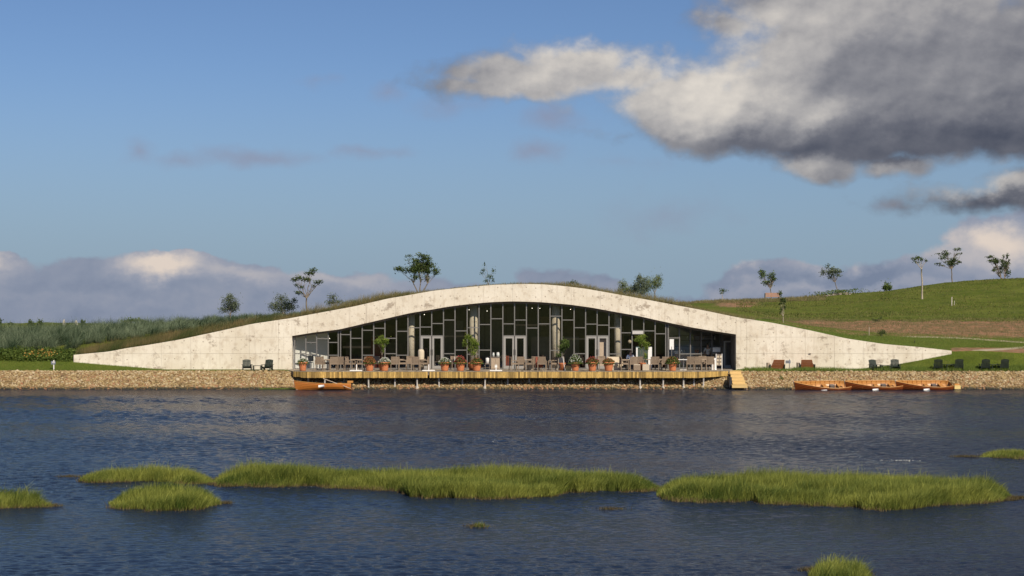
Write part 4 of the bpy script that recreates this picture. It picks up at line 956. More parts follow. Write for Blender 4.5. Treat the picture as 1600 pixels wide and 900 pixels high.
def tree(name, label, cat, pxb, Y, clumps, trunk_r=.05, leaf=.13, dens=60, mat='lf_dark', bark='bark', zb=None, fork=.45, group=None, asp=.5, droop=.2, stems=1, twigs=3, base_dz=-.08, lean=0):
    zb = (tz(pxb, Y) if zb is None else zb)+base_dz; b = Vector((X(pxb, Y), Y, zb)); t = thing(name, label, cat, b, 0, group)
    C_ = [(P(c[0], c[1], Y), c) for c in clumps]
    cen = sum((q for q, _ in C_), Vector())/len(C_); low = min(Z(c[1]+c[3], Y) for c in clumps)
    fk = Vector((b.x+(cen.x-b.x)*fork, Y, b.z+(max(low, b.z+.3)-b.z)*.85))
    mb = MB()
    def curve(p0, p1, r0, r1, wig, n=5):
        pts = []; 
        for i in range(n+1):
            s_ = i/n; q = p0.lerp(p1, s_)+Vector((random.uniform(-1, 1), random.uniform(-1, 1), random.uniform(-.4, .4)))*wig*math.sin(s_*math.pi); pts.append(q)
        mb.tube([q-b for q in pts], [r0+(r1-r0)*i/n for i in range(n+1)], 6); return pts
    starts = []
    for s_ in range(stems):
        o = Vector((random.uniform(-.1, .1)*(stems > 1), random.uniform(-.1, .1)*(stems > 1), 0)); f2 = fk+Vector(((s_-(stems-1)/2)*.5, 0, 0))
        curve(b+o, f2, trunk_r, trunk_r*.7, .05*(f2-b).length*.6); starts.append(f2)
    for (q, c) in C_:
        st_ = min(starts, key=lambda s: (s-q).length); rr = trunk_r*.38
        pts_ = curve(st_, q, rr, rr*.35, .10*(q-st_).length)
        for k in range(twigs):
            e = q+Vector((random.uniform(-1, 1)*c[2]/F*Y, random.uniform(-.6, .6)*c[2]/F*Y, random.uniform(-.5, 1)*c[3]/F*Y)); curve(pts_[3], e, rr*.35, rr*.12, .04, 3)
    mb.build('trunk', M[bark], t, True)
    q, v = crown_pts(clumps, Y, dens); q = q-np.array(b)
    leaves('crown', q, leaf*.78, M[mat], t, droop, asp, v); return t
def sprinkle(clumps, n, seed=0):
    """break big clumps into small ones for an open crown"""
    r = random.Random(seed); out = []
    for (px, py, rx, ry) in clumps:
        for _ in range(n):
            a = r.uniform(0, 6.28); d = r.uniform(.2, .95)**.6; s_ = r.uniform(.36, .58); out.append((px+math.cos(a)*rx*d, py+math.sin(a)*ry*d, rx*s_*1.15, ry*s_*.9))
    return out
tree('tree', 'open dark-leaved young tree behind the left part of the arch, standing among shrubs', 'tree', 479, 116, [(468, 434, 8, 4), (484, 427, 10, 4), (490, 422, 7, 4), (460, 437, 7, 4), (477, 436, 9, 4), (495, 441, 7, 4), (501, 440, 5, 3), (463, 445, 5, 3), (471, 448, 6, 3), (466, 457, 7, 4), (490, 447, 5, 3), (483, 438, 5, 4)], .07, .15, 190, 'lf_dark', twigs=2, zb=None)
tree('tree', 'largest dark spreading tree on the left shoulder of the roof, many stems from one foot', 'tree', 657, 114, sprinkle([(650, 404, 16, 9), (641, 420, 20, 8), (665, 412, 14, 12), (672, 428, 11, 14), (655, 425, 16, 10), (650, 415, 18, 12), (662, 420, 16, 14)], 5, 3), .05, .16, 110, 'lf_dark', stems=3, twigs=2)
tree('tree', 'small ragged sapling with few leaves near the crown of the arch', 'tree', 765, 113, [(755, 422, 5, 4), (752, 427, 3, 3), (771, 423, 4, 5), (766, 432, 6, 5), (760, 439, 6, 3), (770, 438, 3, 5), (757, 412, 1, 5)], .03, .13, 160, 'lf_dark', twigs=2)
tree('shrub', 'low dark shrub poking over the parapet right of the arch crown', 'shrub', 895, 114, [(890, 443, 6, 4), (896, 441, 6, 4), (903, 444, 5, 3)], .03, .12, 220, 'lf_dark')
tree('willow_shrub', 'left of three feathery willowy shrubs behind the right shoulder of the arch', 'shrub', 975, 117, [(973, 446, 8, 11), (970, 456, 8, 8), (979, 452, 6, 8), (984, 456, 6, 7)], .04, .17, 200, 'lf_willow', asp=.25, group='feathery shrubs behind the arch')
tree('willow_shrub', 'bushiest, silvery middle one of three feathery shrubs behind the right shoulder of the arch', 'shrub', 998, 116, [(995, 448, 9, 10), (1003, 443, 10, 12), (990, 454, 9, 8), (1003, 456, 10, 8), (999, 434, 6, 6), (1010, 450, 7, 9)], .04, .17, 230, 'lf_silver', asp=.3, group='feathery shrubs behind the arch')
tree('willow_tree', 'right of three feathery willowy plants behind the arch, a small tree with a visible trunk', 'tree', 1024, 118, [(1022, 441, 11, 10), (1030, 436, 7, 9), (1016, 447, 8, 7), (1028, 446, 7, 6), (1012, 441, 6, 9)], .05, .17, 190, 'lf_willow', asp=.25)
tree('sapling', 'tiny round-headed sapling alone on the ridge just right of the arch', 'sapling', 1129, 196, [(1129, 454, 6, 4), (1127, 458, 4, 2)], .05, .22, 60, 'lf_mid', 'palebark')
tree('tree', 'leaning young tree behind the orange bench on the ridge', 'tree', 1206, 198, sprinkle([(1197, 432, 12, 11), (1203, 437, 8, 8)], 9, 5), .07, .26, 26, 'lf_mid', fork=.5, twigs=1)
tree('sapling', 'dark narrow sapling directly behind the sloping right wing of the wall', 'sapling', 1224, 120, [(1219, 459, 4, 5), (1222, 468, 5, 4), (1219, 474, 4, 3), (1225, 471, 4, 6), (1221, 483, 4, 4), (1226, 480, 3, 4), (1219, 489, 3, 3)], .035, .14, 260, 'lf_dark', 'palebark', fork=.15)
tree('tree', 'pale airy tree rising from the stone heap on the ridge', 'tree', 1311, 202, sprinkle([(1295, 421, 12, 13), (1303, 426, 10, 9)], 9, 8), .06, .24, 26, 'lf_silver', fork=.6, twigs=1)
tree('bush', 'round dark green bush alone on the grassy ridge', 'bush', 1386, 199, [(1386, 448, 7, 7), (1384, 450, 6, 5), (1390, 450, 5, 5)], .06, .26, 90, 'lf_mid')
tree('tree', 'slender tree with long pale trunk and small flat crown on the green hill', 'tree', 1441, 178, [(1428, 405, 6, 3), (1434, 403, 6, 4), (1440, 405, 5, 4), (1447, 407, 4, 3), (1432, 410, 5, 2)], .10, .22, 60, 'lf_mid', 'palebark', fork=.25, twigs=1)
tree('tree', 'sparse spreading tree on the ridge with thin ragged upper branches', 'tree', 1488, 200, sprinkle([(1486, 402, 16, 9), (1472, 394, 9, 5), (1497, 393, 8, 7), (1478, 412, 14, 4), (1492, 408, 9, 7)], 5, 12), .08, .25, 30, 'lf_dark', twigs=1)
tree('tree', 'dense-stemmed dark tree leaning left at the far right of the ridge', 'tree', 1570, 199, sprinkle([(1550, 405, 10, 6), (1560, 412, 12, 9), (1572, 405, 6, 10), (1558, 422, 8, 6)], 6, 14)+[(1573, 418, 5, 10), (1575, 427, 4, 7)], .10, .24, 50, 'lf_dark', stems=2, twigs=1)
tree('sapling', 'small bush-headed sapling on the green strip behind the right wall', 'sapling', 1378, 119, [(1378, 519, 6, 5), (1374, 521, 5, 4), (1382, 520, 4, 4)], .025, .10, 300, 'lf_dark', 'palebark', zb=tz(1378, 119))
tree('shrub', 'small dark shrub on the brown strip of the hillside', 'shrub', 1371, 140, [(1368, 501, 7, 4), (1376, 497, 4, 3)], .03, .14, 160, 'lf_dark')
tree('shrub', 'low dark shrub on the green strip left of the staked sapling', 'shrub', 1350, 118, [(1350, 525, 7, 2.5)], .02, .10, 260, 'lf_dark')
tree('shrub', 'tiny dark sprig near the tip of the right wall wing', 'shrub', 1429, 115, [(1429, 535, 2, 4)], .02, .08, 400, 'lf_dark')
tree('shrub', 'egg-shaped silvery shrub, first from the left on the mound', 'shrub', 360, 119, [(359, 470, 13, 11), (356, 480, 14, 9), (365, 481, 12, 9), (360, 463, 7, 7), (350, 484, 10, 6), (368, 475, 8, 9)], .05, .14, 150, 'lf_silver', asp=.4)
tree('shrub', 'wide silvery shrub left of the open dark-leaved tree', 'shrub', 440, 118, [(438, 467, 12, 9), (430, 477, 14, 8), (447, 475, 14, 9), (460, 470, 7, 6), (440, 482, 20, 7), (455, 480, 12, 7)], .05, .14, 150, 'lf_silver', asp=.4)
tree('shrub', 'soft grey-green shrub between the dark-leaved tree and the arch shoulder', 'shrub', 521, 117, [(520, 465, 9, 8), (516, 473, 10, 7), (527, 472, 12, 6), (540, 474, 10, 4)], .05, .14, 140, 'lf_silver', asp=.4)
for (a_, b_, r_, l_) in ((552, 472, 7, 'first'), (600, 464, 5, 'third'), (575, 470, 6, 'second')):
    tree('shrub', l_+' of three low scrubby tufts along the left roof slope', 'shrub', a_, 113.5, [(a_, b_, r_*1.6, r_*.6), (a_+4, b_+1, r_, r_*.5)], .02, .11, 160, 'lf_mid', group='scrubby tufts on the roof slope')
tree('shrub', 'single round tuft on the roof left of the largest dark tree', 'shrub', 620, 113, [(620, 459, 5, 4), (618, 461, 5, 3)], .02, .10, 200, 'lf_mid')
tree('conifer', 'dark clipped conifer, left one of a pair beyond the left mound', 'conifer', 47, 170, [(47, 506, 5, 7), (47, 511, 5, 6)], .1, .22, 150, 'lf_dark', zb=3.5, group='conifer pair beyond the left mound')
tree('conifer', 'dark clipped conifer, right one of a pair beyond the left mound', 'conifer', 60, 170, [(60, 506, 6, 7), (60, 512, 6, 6)], .1, .22, 150, 'lf_dark', zb=3.5, group='conifer pair beyond the left mound')
tree('distant_tree', 'low rounded dark tree in the far left distance', 'tree', 17, 180, [(16, 510, 9, 6), (10, 513, 8, 5), (22, 512, 7, 5)], .1, .25, 110, 'lf_dark', zb=3.3)
tree('distant_tree', 'spiky dark treetop at the left edge of the photo', 'tree', 1, 180, [(0, 506, 3, 9), (3, 512, 4, 6)], .1, .25, 110, 'lf_dark', zb=3.3)
tree('distant_tree', 'thin dark treetop beside the right pale standing stone', 'tree', 128, 170, [(128, 503, 3, 5), (131, 505, 3, 4)], .08, .22, 150, 'lf_dark', zb=3.6)
tree('bush', 'yellow-green bush swelling above the grasses on the left mound', 'bush', 208, 128, [(205, 500, 14, 5), (215, 501, 14, 4), (195, 502, 12, 4), (225, 502, 12, 3)], .03, .13, 130, 'lf_mid')
tree('plant', 'weedy green plant rooted in the stone bank right of the steps', 'plant', 1221, 106.3, [(1221, 592, 5, 4)], .015, .09, 600, 'lf_mid')
tree('plant', 'dark green plant rooted high in the stone bank right of the boats', 'plant', 1507, 107.1, [(1506, 584, 6, 4), (1510, 586, 4, 3)], .015, .09, 600, 'lf_dark')
px, Y, B = scatter(1500, 405, 470, 104.8, 105.2, True); B[:, 2] = np.maximum(B[:, 2], 0)
tag(blades('waterline_grass', B, RNG.uniform(.04, .14, len(px)), np.full(len(px), .02), .6, M['turf'], 2), 'green weeds at the waterline beside the single moored boat', 'weeds', kind='stuff')

# pale standing stones far left, stone heap on the ridge
for px_, w_, top, lab in ((100, 5, 499, 'taller pale standing stone poking over the grasses on the far left'), (119, 6, 500.5, 'shorter pale standing stone with dark side poking over the grasses')):
    Y = 150; t = thing('standing_stone', lab, 'stone', (X(px_, Y), Y, 2.5)); mb = MB(); h = Z(top, Y)-2.5; w2 = w_/F*Y
    mb.lathe([(w2*.5, 0), (w2*.52, h*.6), (w2*.42, h*.82), (w2*.30, h*.93), (w2*.12, h)], n=7); mb.build('shaft', M['palestone'], t)
    mb = MB(); mb.lathe([(w2*.62, 0), (w2*.6, .35), (w2*.5, .5)], n=8); mb.build('foot', M['palestone'], t)
n = 200; px = RNG.normal(1308, 11, n); Y = RNG.uniform(195, 201, n); z = tz_arr(px, Y)+RNG.uniform(-.1, .25, n)*np.exp(-((px-1318)/14)**2)
rk2 = rocks(np.stack([(px-800)/F*Y, Y, z], 1), RNG.uniform(.08, .24, n), 'stone_heap', M['rubble']); tag(rk2, 'heap of pale rubble under the airy tree on the ridge', 'stones', kind='stuff')
px = RNG.normal(1308, 18, 900); Y = RNG.uniform(195, 201, 900); tag(leaves('ridge_weeds', np.stack([(px-800)/F*Y, Y, tz_arr(px, Y)+RNG.uniform(0, .6, 900)], 1), .22, M['lf_mid']), 'scrubby weeds growing through the rubble heap on the ridge', 'weeds', kind='stuff')
px, Y, B = scatter(9000, 1040, 1290, 186, 203); a = blades('ridge_grass', B, RNG.uniform(.1, .45, len(px)), RNG.uniform(.03, .06, len(px)), .5, M['dry'], 2); tag(a, 'rough dry grass along the ridge right of the arch', 'grass', kind='stuff')

px, Y, B = scatter(32000, 1150, 1720, 141, 199); keep = fnoise(B[:, 0], B[:, 1], .12, 55)+RNG.normal(0, .4, len(px)) > -.1
a = blades('hill_tufts', B[keep], RNG.uniform(.05, .22, keep.sum()), RNG.uniform(.05, .13, keep.sum()), .6, leafmat('hill_tuft', (.05, .07, .012), (.22, .21, .06)), 2); tag(a, 'scattered coarse tufts over the mown green hillside', 'grass', kind='stuff')
# bench on the ridge, stakes
bz = tz(1207, 193)
t = thing('bench', 'orange-brown wooden bench seen from behind on the ridge', 'bench', (X(1207, 193), 193, bz)); wB = 23/F*193
for k in range(4): MB().box((0, 0, .42+k*.13), (wB, .05, .11)).build('back_slat', M['orange_wood'], t)
MB().box((0, .25, .40), (wB, .5, .06)).build('seat', M['orange_wood'], t)
for s_ in (-1, 1): MB().box((s_*(wB/2-.04), .22, .36), (.10, .5, .90)).build('end_frame', M['bark'], t)
for px_, py0, py1, lab, th in ((1487, 464, 478, 'pale wooden stake on the green hillside', .055), (1491, 470, 477, 'small thin stake right beside the pale stake on the hillside', .03)):
    Y = next((y for y in np.arange(145, 199, .5) if HOR+(HC-tz(px_, y))/y*F <= py1), 170.); b = tz(px_, Y); t = thing('stake', lab, 'stake', (X(px_, Y), Y, b-.2)); h = Z(py0, Y)-b+.2
    MB().tube([(0, 0, 0), (.02, 0, h)], th, 7).build('pole', M['palestone'], t)
t = thing('stake', 'thin pale support stake on the green strip behind the right wall', 'stake', (X(1358, 119), 119, tz(1358, 119)-.1)); MB().tube([(0, 0, 0), (0, 0, .75)], .03, 6).build('pole', M['palebark'], t)

# ------------------------------------------------------------------ terrace furniture
def rattan_chair(label):
    t = thing('terrace_chair', label, 'chair', (0, 0, 0), 0, 'taupe woven chairs on the terrace'); w2, d2 = .27, .26; r = M['rattan']
    MB().box((0, 0, .44), (.54, .50, .07)).build('seat', r, t)
    mb = MB(); n = 7
    for i in range(n):
        a = -1+2*i/(n-1); mb.box((a*.23, .25-.05*a*a+.02, .68), (.068, .035, .46), Matrix.Rotation(-.14, 3, 'X'))
    mb.box((0, .26, .905), (.54, .04, .05)); mb.build('backrest', r, t)
    for s_ in (-1, 1):
        mb = MB(); mb.bar((s_*w2, -d2, .66), (s_*w2, .26, .68), .055, .04); mb.build('armrest', r, t)
        MB().bar((s_*w2, -d2, 0), (s_*w2, -d2, .65), .045, .045, (0, 1, 0)).build('leg', r, t)
        MB().bar((s_*w2, .27, 0), (s_*w2, .23, .66), .045, .045, (0, 1, 0)).build('leg', r, t)
    MB().box((0, -.02, .49), (.46, .42, .05)).build('cushion', M['rattan'], t)
    return t
CH = [  # column, distance, facing (0 = back towards the building, pi = back towards the lake), label
 (500, 107.0, 3.0, 'woven chair nearest the leftmost flower pot, back to the lake'),
 (510, 108.4, 1.6, 'woven chair behind the first left terrace table, sideways'),
 (521, 107.1, 3.3, 'woven chair second from the left in the front row of the terrace'),
 (533, 107.2, 2.9, 'woven chair third from the left in the front row of the terrace'),
 (547, 106.9, 1.4, 'woven chair just left of the first white parasol base'),
 (566, 107.0, 4.6, 'woven chair between the first white parasol base and the rust-flowered pot'),
 (588, 108.3, .2, 'woven chair behind the rust-flowered and white-flowered pots, left of the potted tree stem'),
 (617, 107.2, 3.2, 'woven chair right of the white-flowered pot near the left column'),
 (629, 107.8, 1.7, 'woven chair half hidden by the left column table'),
 (641, 108.6, .1, 'woven chair in front of the foot of the left column, facing the lake'),
 (650, 107.0, 3.1, 'woven chair with its back to the lake, left of the wrapped heater'),
 (664, 107.4, 4.5, 'woven chair at the gap in the deck edge, turned sideways'),
 (711, 108.7, .3, 'woven chair behind the pots left of the second column'),
 (803, 107.0, 1.8, 'woven chair directly in front of the central double door'),
 (813, 107.2, 3.3, 'woven chair right of the central double door, back to the lake'),
 (829, 107.0, 4.4, 'woven chair beside the pale cushion stack in the centre'),
 (838, 107.9, 2.9, 'woven chair left of the reddish throws'),
 (847, 107.1, 3.2, 'woven chair right of the reddish throws'),
 (865, 107.3, 5.0, 'curved woven armchair in front of the third column, angled to the left'),
 (941, 108.5, .1, 'woven chair half hidden between the two red-flowered pots'),
 (975, 107.0, 1.6, 'woven chair just right of the cream sofa'),
 (985, 108.6, 0, 'woven chair of the person in white'),
 (989, 107.0, 3.3, 'woven chair in front of the seated person in white'),
 (1000, 107.4, 3.0, 'woven chair left of the potted citrus by the white fridge'),
 (1023, 107.1, 3.1, 'woven chair right of the white fridge'),
 (1032, 107.6, 1.9, 'woven chair left of the rightmost flower pot, behind its neighbour'),
 (1040, 107.0, 3.2, 'woven chair touching the rightmost flower pot on its left side'),
 (1080, 107.4, 3.0, 'woven chair first right of the white side table'),
 (1090, 107.4, 3.2, 'woven chair second right of the white side table'),
 (1099, 108.8, .1, 'woven chair behind the table in front of the shop window'),
 (1109, 107.4, 3.1, 'woven chair next to the white board by the shop door')]
c0 = rattan_chair(CH[0][3])
for i, (px_, Y, rz, lab) in enumerate(CH):
    loc = (X(px_, Y), Y, DECK_Z)
    if i == 0: c0.location = loc; c0.rotation_euler.z = rz
    else: copy_thing(c0, loc, rz+random.uniform(-.15, .15), lab)
def terrace_table(label, top='table', white=False):
    t = thing('terrace_table', label, 'table', (0, 0, 0), 0, 'square terrace tables'); m_ = M['white'] if white else M['table']
    MB().box((0, 0, .72), (.78, .78, .035)).build('tabletop', m_, t)
    MB().tube([(0, 0, .03), (0, 0, .70)], .035, 8).build('pedestal', M['frame'] if not white else m_, t)
    mb = MB(); mb.box((0, 0, .02), (.5, .07, .035)); mb.box((0, 0, .022), (.07, .5, .035)); mb.build('foot', M['frame'] if not white else m_, t)
    return t
TB = [(511, 107.6, 'table among the four leftmost woven chairs'), (557, 107.9, 'table behind the first white parasol base'), (622, 108.0, 'table between the white-flowered pot and the left column'), (656, 108.1, 'table in front of the left double door'),
      (820, 107.9, 'table right of the central double door'), (838, 108.6, 'table behind the reddish throws in the centre'), (980, 107.8, 'table in front of the seated person in white'), (1012, 107.6, 'low table in front of the white fridge'), (1031, 108.4, 'table behind the chairs left of the rightmost flower pot'), (1095, 108.1, 'table in front of the shop window')]
t0 = terrace_table(TB[0][2])
for i, (px_, Y, lab) in enumerate(TB):
    if i == 0: t0.location = (X(px_, Y), Y, DECK_Z)
    else: copy_thing(t0, (X(px_, Y), Y, DECK_Z), random.uniform(-.1, .1), 'wooden '+lab)
t0['label'] = 'wooden '+TB[0][2]
t = terrace_table('small white side table right of the rightmost flower pot', white=True); t.location = (X(1068, 107.6), 107.6, DECK_Z); del t['group']

# flower pots
def flower_pot(px_, Y, wpx, label, petals, hpx=7, nleaf=900, spread=1.25, pale=.35):
    r = wpx/2/F*Y; h = .60; t = thing('flower_pot', label, 'flower pot', (X(px_, Y), Y, DECK_Z), 0, 'terracotta pots along the terrace edge')
    MB().lathe([(r*.60, 0), (r*.66, .05), (r*.88, h-.14), (r*.88, h-.135), (r, h-.13), (r*1.02, h), (r*.92, h), (r*.90, h-.05)], n=24).build('pot', M['terra'], t, True)
    MB().lathe([(r*.9, h-.06), (.001, h-.04)], n=16).build('soil', M['soil'], t)
    n = nleaf; a = RNG.uniform(0, 6.28, n); q = RNG.uniform(0, 1, n)**.5; hh = hpx/F*Y
    z = h+hh*(1-q**2.2)*RNG.uniform(.15, 1.05, n)-.03-.08*(q > .85); pts = np.stack([np.cos(a)*q*r*spread, np.sin(a)*q*r*spread, z], 1)
    leaves('leaves', pts, .085, M['lf_mid'], t, 0, .7)
    k = int(n*pale); a = RNG.uniform(0, 6.28, k); q = RNG.uniform(0, 1, k)**.5; cl = RNG.uniform(0, 1, k)
    z = h+hh*(1-q**2.2)*RNG.uniform(.75, 1.15, k); pts = np.stack([np.cos(a)*q*r*spread, np.sin(a)*q*r*spread, z], 1)
    leaves('flowers', pts, .06, M[petals], t, 0, .95); return t
for args in [(473, 106.0, 14.5, 'leftmost terracotta pot with sparse brownish plants, at the left end of the deck', 'petal_white', 6, 500, 1.35, .15),
             (577.5, 105.8, 16, 'terracotta pot of rust-red plants, left one of the two left of the left column', 'petal_rust', 8, 900, 1.3, .8),
             (601, 105.8, 15.5, 'terracotta pot of white flowers, right one of the two left of the left column', 'petal_white', 7, 800, 1.3, .4),
             (695, 105.9, 16, 'terracotta pot of white flowers beside the left double door', 'petal_white', 7, 800, 1.25, .3),
             (719.5, 105.8, 16, 'terracotta pot of red flowers, middle of the three left of centre', 'petal_red', 9, 900, 1.3, .35),
             (745, 105.8, 16, 'terracotta pot of low green plants in front of the second column', 'petal_rust', 7, 800, 1.3, .15),
             (899, 105.8, 14.5, 'terracotta pot with the bushiest green plant and white blossoms right of the third column', 'petal_white', 12, 1500, 1.6, .12),
             (925.5, 105.8, 16, 'terracotta pot of deep red flowers, middle of the three right of centre', 'petal_red', 8, 800, 1.4, .3),
             (951, 105.8, 17, 'terracotta pot of pale pinkish flowers beside the cream sofa', 'petal_rust', 6, 600, 1.2, .5),
             (1051, 106.0, 15, 'rightmost terracotta pot with full dark green plants, before the shop window', 'petal_rust', 9, 1400, 1.6, .12)]: flower_pot(*args)
# potted trees
def potted_tree(px_, Y, clumps, label, potm='terra', n=90, mat='lf_bright'):
    t = tree('potted_tree', label, 'potted tree', px_, Y, clumps, .028, .11, n*9, mat, zb=DECK_Z+.35, fork=.2, base_dz=0, asp=.5, group='small trees in pots on the terrace')
    MB().lathe([(.16, -.35), (.24, .10), (.26, .12), (.26, .16), (.22, .16)], n=18).build('pot', M[potm], t, True)
potted_tree(597, 107.2, [(596, 533, 8, 6), (590, 534, 6, 4), (603, 533, 6, 5), (596, 527, 5, 4), (599, 541, 4, 4), (598, 548, 3, 4)], 'round-headed potted tree behind the rust and white flower pots')
potted_tree(737, 107.0, [(731, 527, 7, 5), (726, 536, 5, 6), (738, 534, 7, 7), (743, 540, 6, 9), (736, 545, 6, 7), (740, 552, 4, 4)], 'drooping light green potted tree in front of the second column')
potted_tree(878, 107.0, [(882, 534, 8, 5), (880, 541, 8, 5), (886, 538, 5, 6), (877, 547, 4, 5), (873, 555, 5, 4)], 'darker potted tree in front of the third column', mat='lf_mid')
potted_tree(1004, 107.1, [(999, 531, 7, 6), (1004, 527, 6, 6), (1008, 538, 7, 6), (1002, 540, 5, 6), (1011, 544, 4, 4), (1009, 556, 3, 5)], 'leaning bright green potted tree in front of the white fridge')

# parasol bases
for i, (px_, lab) in enumerate(((557, 'white parasol base slab left of the rust-flowered pot'), (670, 'white parasol base slab in front of the left double door'), (775, 'white parasol base slab in front of the wooden cabinet'))):
    t = thing('parasol_base', lab, 'parasol base', (X(px_, 106.0), 106.0, DECK_Z), 0, 'white parasol bases on the terrace')
    MB().box((0, 0, .03), (.82, .82, .06)).build('slab', M['white'], t); MB().tube([(0, 0, .06), (0, 0, .44)], .032, 8).build('sleeve', M['white'], t)
    if i == 2: MB().box((0, 0, .30), (.16, .10, .14)).build('clamp', M['white'], t)
# wrapped heater, cabinet, jars, lantern, easel, poles, sofa ...
Y = 108.2; t = thing('wrapped_heater', 'tall cream cloth-wrapped terrace heater left of the left double door', 'heater', (X(658, Y), Y, DECK_Z)); MB().lathe([(.20, .02), (.21, .9), (.22, 1.25), (.17, 1.38), (.06, 1.42)], n=14).build('cover', M['cream'], t, True); MB().lathe([(.24, 0), (.24, .03)], n=16).build('foot', M['frame'], t)
Y = 109.2; t = thing('cabinet', 'weathered wooden service cabinet left of the central door', 'cabinet', (X(774, Y), Y, DECK_Z)); MB().box((0, 0, .42), (.60, .5, .80)).build('body', M['table'], t); MB().box((0, 0, .85), (.70, .58, .05)).build('top', M['head'], t)
for s_ in (-1, 1): MB().box((s_*.15, -.26, .42), (.26, .02, .68)).build('door', M['table'], t)
for px_, r_, h_, lab in ((771, .07, .28, 'small clear jar standing on the wooden cabinet'), (778, .11, .30, 'larger pale jar with lid on the wooden cabinet')):
    t = thing('jar', lab, 'jar', (X(px_, Y), Y, DECK_Z+.875)); MB().lathe([(r_, 0), (r_*1.05, h_*.7), (r_*.7, h_*.8)], n=12).build('body', M['glassware'], t, True); MB().lathe([(r_*.8, h_*.8), (r_*.8, h_), (.02, h_+.01)], n=12).build('lid', M['white'], t)
Y = 108.8; t = thing('stool', 'dark low stool under the white lantern left of the cabinet', 'stool', (X(761.5, Y), Y, DECK_Z)); MB().box((0, 0, .40), (.34, .34, .05)).build('seat', M['head'], t)
for sx in (-1, 1):
    for sy in (-1, 1): MB().box((sx*.14, sy*.14, .19), (.035, .035, .38)).build('leg', M['head'], t)
t = thing('lantern', 'tall white lantern standing on the dark stool', 'lantern', (X(761.5, Y), Y, DECK_Z+.425)); MB().lathe([(.12, 0), (.12, .34), (.10, .38)], n=12).build('shade', M['white'], t, True); MB().lathe([(.04, .38), (.03, .44)], n=8).build('cap', M['head'], t)
Y = 106.9; t = thing('easel_board', 'dark blackboard on a pale easel in front of the third column', 'board', (X(877, Y), Y, DECK_Z)); MB().box((0, 0, .52), (.42, .03, .72), Matrix.Rotation(-.14, 3, 'X')).build('board', M['black'], t)
for s_ in (-1, 1): MB().bar((s_*.23, -.09, 0), (s_*.17, .06, .95), .035, .03, (0, 1, 0)).build('leg', M['palebark'], t)
MB().bar((0, .38, 0), (0, .06, .9), .03, .03, (0, 1, 0)).build('leg', M['palebark'], t)
for px_, lab, lean_ in ((710.5, 'thin white upright pole between the white and red flower pots', .0), (881, 'thin white leaning pole right of the blackboard', .07)):
    t = thing('thin_pole', lab, 'pole', (X(px_, 106.3), 106.3, DECK_Z)); MB().tube([(lean_, 0, 0), (-lean_, 0, .95)], .018, 6).build('shaft', M['white'], t); MB().lathe([(.07, 0), (.07, .02)], (lean_, 0, 0), 8).build('foot', M['white'], t)
Y = 106.6; t = thing('crate', 'yellow crate on the deck between the blackboard and the bushiest pot', 'crate', (X(888, Y), Y, DECK_Z)); MB().box((0, 0, .15), (.36, .3, .28)).build('body', M['yellow'], t); MB().box((0, 0, .305), (.39, .33, .03)).build('rim', M['yellow'], t)
Y = 108.0; t = thing('sofa', 'high-backed cream sofa behind the pale pink flower pot', 'sofa', (X(960, Y), Y, DECK_Z)); MB().box((0, -.1, .42), (1.0, .8, .22)).build('seat', M['cream'], t)
MB().box((0, .30, .60), (1.0, .16, .58), Matrix.Rotation(-.1, 3, 'X')).build('backrest', M['cream'], t); MB().box((0, -.05, .16), (.96, .76, .28)).build('base', M['cream'], t)
for s_ in (-1, 1): MB().box((s_*.5, -.05, .50), (.12, .85, .40)).build('armrest', M['cream'], t)
Y = 108.6
for px_, z0, lab in ((829, 0, 'pale cream pouffe on the floor in the middle of the terrace'), (1009, 0, 'pale square pouffe in front of the white fridge'), (995, 0, 'taupe square pouffe left of the potted citrus')):
    t = thing('pouffe', lab, 'pouffe', (X(px_, 106.6 if px_ > 900 else 107.7), 106.6 if px_ > 900 else 107.7, DECK_Z)); MB().box((0, 0, .2), (.46, .46, .36)).build('body', M['cushion'] if px_ != 995 else M['rattan'], t); MB().box((0, 0, .40), (.44, .44, .06)).build('cushion', M['cushion'], t)
throwm = pmat('brick_red_throw', (.28, .09, .06), .95, .4, 9)
for px_, Y, lab in ((842.5, 107.5, 'brick-red throw hanging over a chair back in the centre of the terrace'), (795, 110.9, 'brick-red throw on a chair inside the central door')):
    t = thing('throw', lab, 'throw', (X(px_, Y), Y, DECK_Z)); mb = MB()
    for i in range(6): mb.box((-.2+i*.08, .03*math.sin(i*2.1), .55), (.085, .05, .72))
    mb.build('cloth', throwm, t)
# white display fridge, notice boards, shop things
Y = 109.5; t = thing('display_fridge', 'white and grey glass-fronted display fridge behind the leaning potted tree', 'fridge', (X(1006, Y), Y, DECK_Z)); MB().box((0, .1, .78), (1.1, .6, 1.54)).build('cabinet', M['teal'], t)
MB().box((-.50, -.22, .80), (.10, .06, 1.4)).build('door_frame', M['white'], t); MB().box((.40, -.22, .80), (.26, .06, 1.5)).build('door_frame', M['white'], t); MB().box((-.05, -.22, .98), (.78, .02, 1.0)).build('glass_door', M['glass'], t)
t = thing('hanging_notice', 'blank white notice panel hanging beside the twin posts of the shop', 'notice', (X(1049.5, 110.3), 110.3, DECK_Z)); MB().box((0, 0, Z(538, 110.3)-DECK_Z), (.30, .02, .72)).build('panel', M['white'], t); MB().box((0, 0, .78), (.04, .04, 1.56)).build('pole', M['frame'], t); MB().box((0, 0, .02), (.4, .3, .04)).build('foot', M['frame'], t)
t = thing('window_sign', 'wide blank white sign in the last shop window pane', 'sign', (X(1119.5, 111.9), 111.9, Z(546.5, 111.9))); MB().box((0, 0, 0), (.64, .02, .32), Matrix.Rotation(ang, 3, 'Z')).build('panel', M['white'], t)
